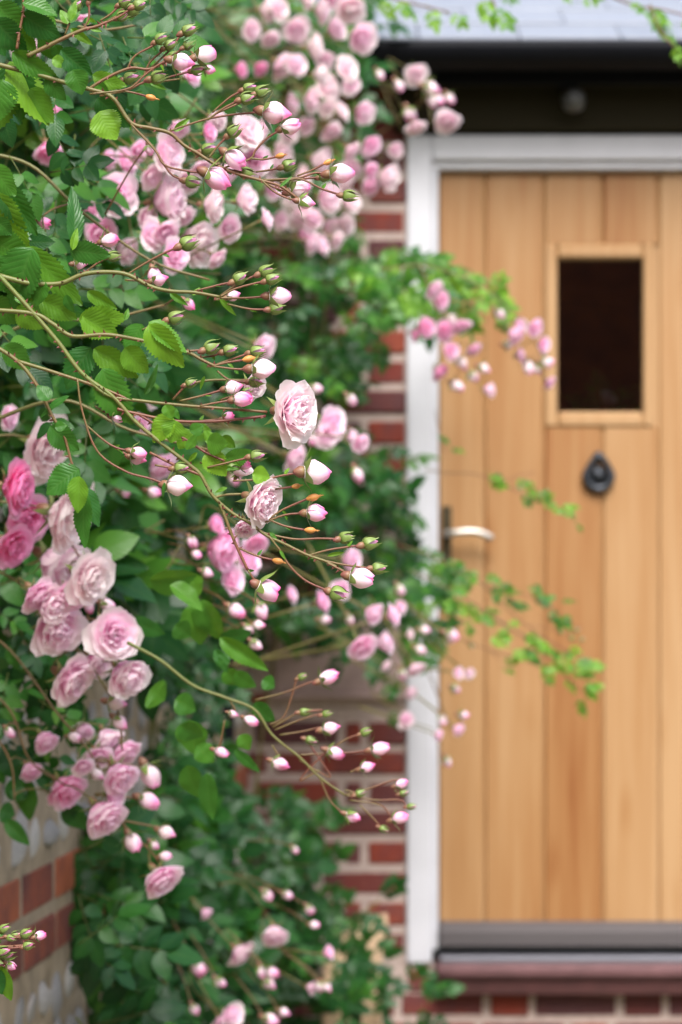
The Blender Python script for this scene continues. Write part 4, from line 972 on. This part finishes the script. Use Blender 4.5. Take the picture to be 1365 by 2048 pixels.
for q in ((440, 1275, 535, 1345, 34, 20, .50), (440, 1275, 505, 1270, 30, 40, .36), (390, 1205, 400, 1290, 60, 0, .42), (405, 1200, 428, 1285, 50, 30, .50), (300, 1160, 395, 1160, 40, 50, .52), (340, 1170, 410, 1215, 34, -30, .50), (380, 1150, 400, 1190, 36, 0, .48), (455, 1310, 440, 1330, 24, 0, .36), (430, 1300, 455, 1345, 24, 0, .36), (450, 1340, 478, 1372, 34, 20, .42), (470, 1345, 512, 1375, 30, 20, .42), (525, 1360, 550, 1375, 30, 0, .36), (510, 1405, 548, 1445, 34, 20, .45), (470, 1500, 520, 1545, 20, 20, .36), (480, 1470, 500, 1500, 30, 0, .5), (380, 1440, 385, 1510, 60, 20, .36), (350, 1400, 392, 1420, 44, 0, .35), (395, 1490, 428, 1525, 40, 0, .4), (415, 1545, 425, 1640, 36, 10, .48), (375, 1530, 400, 1600, 44, 20, .42), (360, 1450, 400, 1480, 40, 30, .2), (300, 1380, 330, 1400, 60, 0, .36), (350, 1250, 380, 1275, 40, 10, .35), (260, 1240, 330, 1270, 34, 20, .3)):
    G_.leaf(*q[:5], roll=q[5], dd=rng.uniform(0, .12), young=q[6])
G_.done()

# ------------------------------------------------------------------ sprays in focus
FG = 'rose sprays in sharp focus'
# A: top
s = Spray('sharp upper spray of many shut green buds and pale pink buds, under the top edge', 2.15, (60, 140)); s.hairy = True
s.stem([(-40, 120), (60, 145), (120, 162), (178, 178), (225, 195), (262, 245), (300, 256), (340, 266), (368, 290), (395, 306), (430, 328), (470, 346), (520, 360), (560, 372), (595, 396)], .0023, .0012, .3, .65)
s.stem([(178, 178), (215, 155), (262, 136), (300, 138), (345, 118)], .0015, .0012, .5, .75)
B_ = s.bud
B_('shut', 312, 84, 340, 68, stem=[(255, 138), (270, 112), (305, 92)])
B_('shut', 330, 96, 357, 80, .01, stem=[(288, 152), (300, 125), (327, 100)])
B_('shut', 366, 66, 399, 50, .015, stem=[(300, 138), (340, 100), (360, 72)])
B_('shut', 368, 95, 391, 82, .02, stem=[(330, 120), (350, 108)])
B_('shut', 340, 115, 362, 105, .03, stem=[(320, 128)])
B_('half', 345, 120, 391, 128, -.01, stem=[(180, 188), (255, 178), (288, 152), (320, 128)], deep=.52)
B_('half', 392, 115, 432, 102, .01, stem=[(320, 128), (365, 115)], deep=.40)
B_('shut', 303, 158, 342, 146, stem=[(200, 192), (255, 180), (280, 168)])
B_('shut', 250, 160, 285, 148, .05, stem=[(220, 170)])
B_('shut', 385, 142, 413, 136, .02, stem=[(360, 158), (300, 165)])
B_('hip', 292, 192, 320, 200, stem=[(248, 182), (270, 186)])
B_('half', 528, 222, 584, 229, stem=[(340, 262), (375, 250), (415, 238), (460, 230), (500, 226)], deep=.50)
B_('shut', 482, 200, 517, 190, -.01, stem=[(415, 240), (450, 215)])
B_('shut', 512, 188, 544, 175, .01, stem=[(430, 228), (475, 208)])
B_('shut', 488, 180, 520, 169, .02, stem=[(425, 225), (460, 195)])
B_('half', 565, 258, 603, 248, stem=[(450, 335), (500, 318), (512, 300), (535, 276)], deep=.42)
B_('hip', 552, 314, 576, 308, stem=[(500, 316), (525, 319)])
B_('shut', 458, 270, 487, 247, stem=[(418, 316), (438, 290)])
B_('shut', 405, 303, 440, 290, .04, stem=[(380, 300)])
B_('half', 453, 306, 492, 332, stem=[(430, 326)], deep=.40)
B_('half', 413, 346, 463, 372, -.01, stem=[(262, 248), (310, 300), (330, 330), (375, 342)], deep=.55)
B_('shut', 372, 362, 408, 368, stem=[(262, 248), (305, 292), (328, 328), (345, 350)])
B_('shut', 480, 344, 516, 350, .01, stem=[(430, 326), (455, 338)])
B_('shut', 566, 334, 598, 324, .01, stem=[(512, 344), (540, 340)])
B_('shut', 640, 355, 668, 348, .02, stem=[(540, 362), (595, 358)])
B_('half', 660, 348, 710, 343, stem=[(525, 360), (595, 356), (630, 346)], deep=.44)
B_('hip', 648, 328, 672, 318, .01, stem=[(595, 352), (625, 340)])
B_('shut', 686, 391, 721, 394, stem=[(560, 365), (600, 358), (645, 378)])
B_('half', 580, 384, 622, 376, .01, stem=[(525, 362), (552, 376)], deep=.38)
B_('half', 598, 402, 632, 408, -.01, stem=[(525, 362), (550, 384), (575, 396)], deep=.45)
L = s.leaf
for q in ((20, 122, 105, 244, 66, -35, .85), (22, 128, 40, 238, 74, 10, .42), (5, 135, -10, 262, 96, 15, .75), (145, 140, 163, 188, 44, 10, .35), (185, 150, 254, 172, 30, 20, .8), (195, 196, 256, 256, 46, 25, .25), (200, 222, 236, 276, 62, -20, .9), (25, 104, 114, 160, 36, 30, .55), (-6, 8, 52, 68, 54, 20, .15), (45, 6, 116, 26, 34, -20, .3), (44, 28, 120, 76, 44, 30, .3), (122, 100, 182, 150, 42, 20, .3), (140, 46, 158, -6, 22, 10, .6), (142, 57, 184, 90, 16, 20, .7), (105, 118, 132, 130, 24, 0, .8), (85, 66, 106, 122, 30, 40, .4), (110, 90, 122, 118, 24, 20, .5), (190, 165, 216, 184, 18, 20, .4), (-20, 60, 10, 110, 36, 0, .3), (300, 166, 334, 178, 9, 10, .6), (348, 262, 380, 238, 12, 30, .8), (254, 232, 262, 262, 8, 20, .6), (560, 374, 585, 350, 6, 0, .6), (62, 176, 104, 246, 52, 20, .5), (-10, 40, 42, 104, 52, 25, .3), (70, 8, 112, 54, 32, 10, .6), (4, 158, -6, 244, 62, -20, .45), (95, 150, 128, 200, 34, 20, .4), (30, 60, 70, 104, 34, 30, .55)):
    L(*q[:5], roll=q[5], dd=rng.uniform(-.015, .03), young=q[6])
s.done()
# E: top left corner
s = Spray('sharp short spray of shut green buds rising in the top left corner', 2.14, (60, 110)); s.hairy = True; B_ = s.bud
s.stem([(55, 112), (90, 95), (120, 80), (165, 60), (190, 54), (215, 44)], .0022, .0014, .4, .65)
s.stem([(34, 98), (40, 60), (48, 10), (40, -30)], .0014, .001, .6, .7)
B_('shut', 268, 14, 298, 3, stem=[(190, 54), (235, 35)])
B_('shut', 236, 36, 262, 26, .01, stem=[(205, 48)])
B_('shut', 240, 10, 268, -4, .01, stem=[(200, 42), (222, 28)])
B_('shut', 178, 2, 184, -28, stem=[(165, 60), (178, 36)])
B_('shut', 250, 24, 290, 12, .02, stem=[(215, 42)])
B_('shut', 150, 20, 166, -4, .02, stem=[(130, 70), (142, 40)])
for q in ((136, 48, 122, 18, 18, 20, .6), (140, 42, 152, 2, 16, 0, .7), (180, 56, 205, 62, 10, 0, .7), (60, 4, 64, -30, 30, 0, .8), (175, 50, 178, 28, 7, 0, .7)): s.leaf(*q[:5], roll=q[5], young=q[6])
s.done()
# left edge leaves
s = Spray('leafy shoot with large green serrated leaves at the left edge, beside the upper buds', 2.16, (0, 560)); s.hairy = True; B_ = s.bud
s.stem([(-40, 540), (30, 560), (65, 567), (120, 567), (165, 549), (210, 544), (255, 549), (300, 572), (340, 582), (390, 585), (440, 594)], .0026, .0015, .2, .35)
s.t['label'] = 'leafy sharp spray with greenish buds, second row down, below the upper pink buds'
B_('shut', 362, 492, 402, 474, stem=[(255, 549), (285, 530), (325, 508)])
B_('shut', 468, 563, 500, 546, stem=[(390, 582), (430, 572)])
B_('shut', 520, 548, 553, 534, .01, stem=[(440, 592), (470, 572), (495, 558)])
B_('shut', 533, 562, 566, 550, -.01, stem=[(440, 594), (470, 578), (505, 568)])
B_('half', 538, 592, 582, 592, stem=[(440, 596), (490, 596)], deep=.48)
B_('shut', 540, 619, 574, 614, stem=[(455, 608), (500, 618)])
B_('half', 455, 595, 482, 586, .03, stem=[(430, 600)], deep=.4)
B_('half', 305, 562, 338, 554, .06, stem=[(250, 560)], deep=.62)
B_('half', 148, 528, 176, 528, .10, deep=.62)
B_('shut', 338, 640, 376, 628, .01, stem=[(285, 660), (310, 648)])
B_('half', 205, 484, 238, 478, .05, stem=[(150, 500)], deep=.55)
B_('shut', 216, 514, 248, 510, .02, stem=[(165, 550), (190, 530)])
for q in ((-5, 362, 70, 472, 52, 20, .35), (-10, 385, 48, 498, 60, 25, .75), (147, 492, 150, 368, 30, 25, .25), (140, 500, 222, 512, 38, 30, .2), (66, 496, 10, 612, 84, 15, .45), (-20, 480, 60, 520, 60, 30, .3), (52, 494, 164, 612, 50, 25, .82), (80, 598, 152, 640, 44, 20, .55), (-10, 440, 22, 470, 34, 20, .4), (-20, 512, 10, 580, 60, 0, .35), (55, 610, 48, 570, 40, 0, .6), (175, 583, 232, 620, 24, 30, .5), (132, 590, 146, 625, 18, 20, .5), (340, 586, 376, 612, 12, 20, .6), (440, 596, 472, 632, 10, 20, .7), (385, 590, 400, 574, 9, 0, .7), (145, 500, 156, 455, 14, 20, .7), (-22, 600, 32, 648, 52, 20, .4), (36, 612, 84, 660, 40, 30, .6), (-10, 330, 30, 392, 44, 20, .45), (86, 560, 70, 610, 36, 10, .6), (10, 690, 60, 740, 44, 20, .35)):
    s.leaf(*q[:5], roll=q[5], dd=rng.uniform(-.02, .03), young=q[6])
s.done()
# C: spray with the open bloom
s = Spray('sharp spray ending in a wide open pale pink rose among small buds', 2.15, (60, 625)); s.hairy = True; B_ = s.bud
s.stem([(-40, 618), (65, 627), (105, 647), (145, 672), (210, 669), (270, 678), (330, 692), (375, 704), (405, 720), (432, 733)], .0022, .0014, .2, .5)
s.stem([(165, 747), (215, 790), (285, 802), (370, 811), (450, 817), (535, 824)], .0017, .0012, .2, .6)
s.stem([(235, 818), (272, 827), (350, 842), (425, 843), (480, 838), (532, 832)], .0015, .0012, .7, .9)
s.stem([(280, 830), (330, 860), (370, 878), (412, 905), (450, 922)], .0013, .001, .8, .8)
B_('shut', 410, 700, 446, 686, stem=[(375, 702)])
B_('shut', 448, 704, 482, 694, .01, stem=[(405, 714), (425, 712)])
B_('shut', 502, 706, 538, 698, .01, stem=[(430, 730), (470, 716)])
B_('hip', 486, 720, 518, 714, -.01, stem=[(425, 732), (455, 725)])
B_('half', 504, 738, 552, 738, -.01, stem=[(425, 732), (470, 738)], deep=.36, sw=1.1)
B_('shut', 500, 764, 532, 764, .01, stem=[(435, 742), (460, 760)])
B_('half', 452, 778, 488, 770, stem=[(360, 802), (410, 790)], deep=.4)
B_('half', 468, 800, 506, 794, -.012, stem=[(400, 812), (430, 806)], deep=.55)
B_('shut', 486, 786, 508, 778, .03, stem=[(440, 800)])
B_('shut', 372, 770, 398, 760, .05, stem=[(345, 800)])
B_('half', 445, 838, 470, 830, .05, stem=[(400, 842)], deep=.6)
s.bloom(579, 824, 138, -8, .60, -.004, .38, 'full', True, False)
s.bloom(505, 770, 58, -30, .6, .05, .42, 'cup', False, True)
for q in ((285, 648, 250, 708, 46, 25, .35), (298, 648, 358, 737, 54, 20, .72), (298, 643, 377, 700, 40, -30, .45), (183, 695, 128, 776, 60, 15, .25), (188, 697, 274, 758, 44, 25, .8), (250, 695, 294, 747, 46, 20, .78), (205, 737, 263, 850, 64, 15, .22), (158, 640, 255, 636, 44, 30, .85), (165, 632, 234, 672, 50, 20, .8), (345, 832, 303, 882, 46, 10, .95), (350, 840, 340, 885, 44, 10, .9), (290, 790, 318, 728, 12, 30, .5), (140, 792, 74, 830, 15, 30, .1), (385, 862, 355, 896, 40, 20, .8), (380, 862, 408, 850, 24, 20, .6), (410, 882, 432, 870, 40, 10, .8), (445, 872, 470, 896, 22, 20, .55), (330, 810, 345, 838, 24, 10, .7), (250, 640, 258, 616, 10, 20, .8), (345, 585 + 230, 360, 838, 14, 0, .6), (410, 752, 400, 780, 7, 0, .7), (395, 846, 424, 862, 12, 10, .5), (100, 800, 75, 770, 30, 20, .5)):
    s.leaf(*q[:5], roll=q[5], dd=rng.uniform(-.02, .03), young=q[6])
s.done()
# D: the long thick cane
s = Spray('longest thick green cane, sharp, falling diagonally to buds before the white door jamb', 2.15, (50, 607)); s.hairy = True; B_ = s.bud
s.stem([(-30, 520), (50, 607), (115, 682), (165, 747), (225, 792), (270, 842), (310, 876), (350, 907), (380, 930), (402, 950), (425, 990), (462, 1024), (500, 1046), (532, 1070), (570, 1088), (615, 1110), (655, 1124), (690, 1144)], .0022, .0012, .12, .45)
s.stem([(402, 950), (350, 930), (300, 905)], .0013, .0012, .7, .7)
s.stem([(448, 1026), (463, 1067), (477, 1100), (496, 1140)], .0015, .0013, .4, .8)
s.stem([(440, 1008), (450, 1030)], .0016, .0015, .2, .4)
B_('half', 608, 944, 664, 944, -.01, stem=[(466, 962), (530, 958), (570, 950)], deep=.36, sw=1.12)
B_('hip', 584, 974, 608, 970, stem=[(520, 982), (552, 978)])
B_('hip', 614, 998, 648, 990, stem=[(536, 1040), (565, 1020)])
B_('half', 614, 1026, 656, 1026, stem=[(530, 1045), (570, 1030)], deep=.5, sw=1.08)
B_('hip', 610, 1060, 640, 1061, stem=[(536, 1038), (570, 1052)])
B_('shut', 680, 1078, 714, 1070, stem=[(520, 1064), (587, 1078), (640, 1077)])
B_('shut', 727, 1090, 765, 1080, stem=[(614, 1112), (653, 1101), (695, 1094)])
B_('half', 700, 1152, 748, 1160, -.01, stem=[(655, 1126), (682, 1140)], deep=.38, sw=1.1)
B_('shut', 745, 1137, 780, 1136, stem=[(628, 1116), (680, 1128), (720, 1134)])
B_('shut', 662, 1184, 700, 1196, -.01, stem=[(540, 1074), (562, 1103), (580, 1132), (613, 1162)], sw=1.15)
B_('half', 516, 1170, 558, 1190, stem=[(496, 1140)], deep=.46, sw=1.1)
B_('hip', 546, 1120, 574, 1126, stem=[(478, 1096), (515, 1112)])
B_('shut', 502, 914, 538, 908, stem=[(415, 935), (470, 922)])
B_('half', 336, 970, 386, 972, -.01, stem=[(155, 757), (165, 822), (195, 902), (250, 942), (300, 957)], deep=.35, sw=1.05)
B_('shut', 350, 937, 386, 934, stem=[(310, 930)])
B_('half', 262, 902, 294, 910, stem=[(175, 852), (210, 882), (235, 896)], deep=.6)
B_('half', 262, 914, 294, 922, .01, stem=[(230, 895)], deep=.55)
B_('half', 225, 834, 252, 838, .01, stem=[(190, 812)], deep=.45)
B_('half', 480, 935, 502, 925, .03, stem=[(430, 940)], deep=.66)
B_('shut', 455, 935, 482, 932, .02, stem=[(400, 925)])
s.bloom(516, 1000, 116, -22, .50, .0, .40, 'full', True, True)
s.bloom(490, 1052, 52, -80, .6, .02, .5, 'cup', False, False)
s.bloom(480, 940, 50, 60, .4, .05, .4, 'cup', False, False)
for q in ((100, 852, 156, 902, 46, 15, .2), (160, 938, 90, 986, 58, 10, .12), (158, 952, 152, 1026, 40, 15, .65), (172, 985, 166, 1096, 36, 20, .15), (170, 975, 202, 1052, 34, -30, .15), (412, 905, 452, 952, 44, 10, .8), (450, 918, 508, 904, 30, 30, .7), (505, 948, 540, 955, 34, 10, .75), (415, 880, 455, 890, 38, 30, .75), (375, 880, 392, 892, 30, 20, .7), (110, 855, 135, 850, 20, 10, .3), (455, 975, 430, 985, 8, 0, .7), (425, 935, 480, 938, 10, 10, .6), (330, 965, 326, 995, 7, 0, .5), (395, 905, 375, 925, 9, 0, .7), (560, 1100, 572, 1120, 6, 0, .6), (540, 1065, 555, 1078, 7, 0, .7), (655, 1112, 690, 1104, 7, 0, .8), (610, 1110, 640, 1118, 7, 0, .8)):
    s.leaf(*q[:5], roll=q[5], dd=rng.uniform(-.02, .02), young=q[6])
s.stem([(-30, 680), (35, 722), (75, 772), (105, 832), (128, 870), (145, 930), (165, 985)], .0020, .0010, .3, .7)
s.stem([(35, 722), (110, 745), (200, 775), (260, 800)], .0018, .0013, .3, .6)
s.done()
# F: lower left
s = Spray('small sharp cluster of shut dark green buds by the orange bricks, lower left edge', 2.25, (-40, 1900)); s.hairy = True; B_ = s.bud
s.stem([(-60, 1890), (-20, 1892), (20, 1893), (55, 1890)], .0016, .0012, .6, .8)
for b in (('shut', 0, 1862, 24, 1850), ('shut', 24, 1874, 46, 1864), ('shut', 44, 1872, 70, 1858), ('half', 70, 1874, 93, 1866), ('shut', 48, 1894, 72, 1886), ('shut', -4, 1906, 28, 1898), ('shut', -10, 1925, 16, 1934), ('half', 14, 1926, 32, 1938), ('shut', 14, 1874, 34, 1880), ('shut', 4, 1914, 34, 1906)):
    B_(*b, dd=rng.uniform(-.02, .03), stem=[(-40, 1893), (-5, b[2] + 4)], deep=.6)
for q in ((0, 1930, 16, 2006, 34, 10, .55), (-20, 1935, 4, 1990, 36, 0, .3)): s.leaf(*q[:5], roll=q[5], young=q[6])
s.done()

# sprigs hanging in front of the roof
s = Spray('bright green leafy shoots hanging in front of the slate roof, top right', 4.2, (1000, -120), None, 'rose_shoots', 'rose shoots')
for pts in ([(1120, -60), (1250, 5), (1330, 20), (1400, 40)], [(1300, 10), (1320, 60), (1350, 95)], [(700, -40), (780, -5), (860, 15), (900, 26)], [(960, -60), (985, 0), (992, 15)], [(1130, -50), (1142, 10)]): s.stem(pts, .0022, .0014, .5, .7)
sprig(s, [(850, 5), (880, 20), (800, -5), (985, -5), (990, 5), (1140, 5), (1290, 25), (1320, 45), (1335, 75), (1350, 50), (1300, 0), (1240, -5), (1365, 25), (960, -10), (1100, -15), (760, 0)], 4.2, 62, .95, 1)
s.done()

hpz = P(1212, 812, DW + .42)
s = Spray('pale flower and dark leaves added low behind the door window to imitate a garden reflection', DW + .42, (1212, 850), None, 'reflection_plant', 'imitated reflection')  # added plant standing in for the garden's reflection in the pane
s.stem([(1205, 1000), (1208, 900), (1214, 830)], .003, .002, .2, .2)
s.bloom(1216, 800, 34, 60, .6, 0, .2, 'cup', False, False)
for a in (20, 60, 100, 140, 170, 0): s.compound(1210, 840, 95, a, .3, rng.uniform(-.05, .05), .5, .5)
s.done()
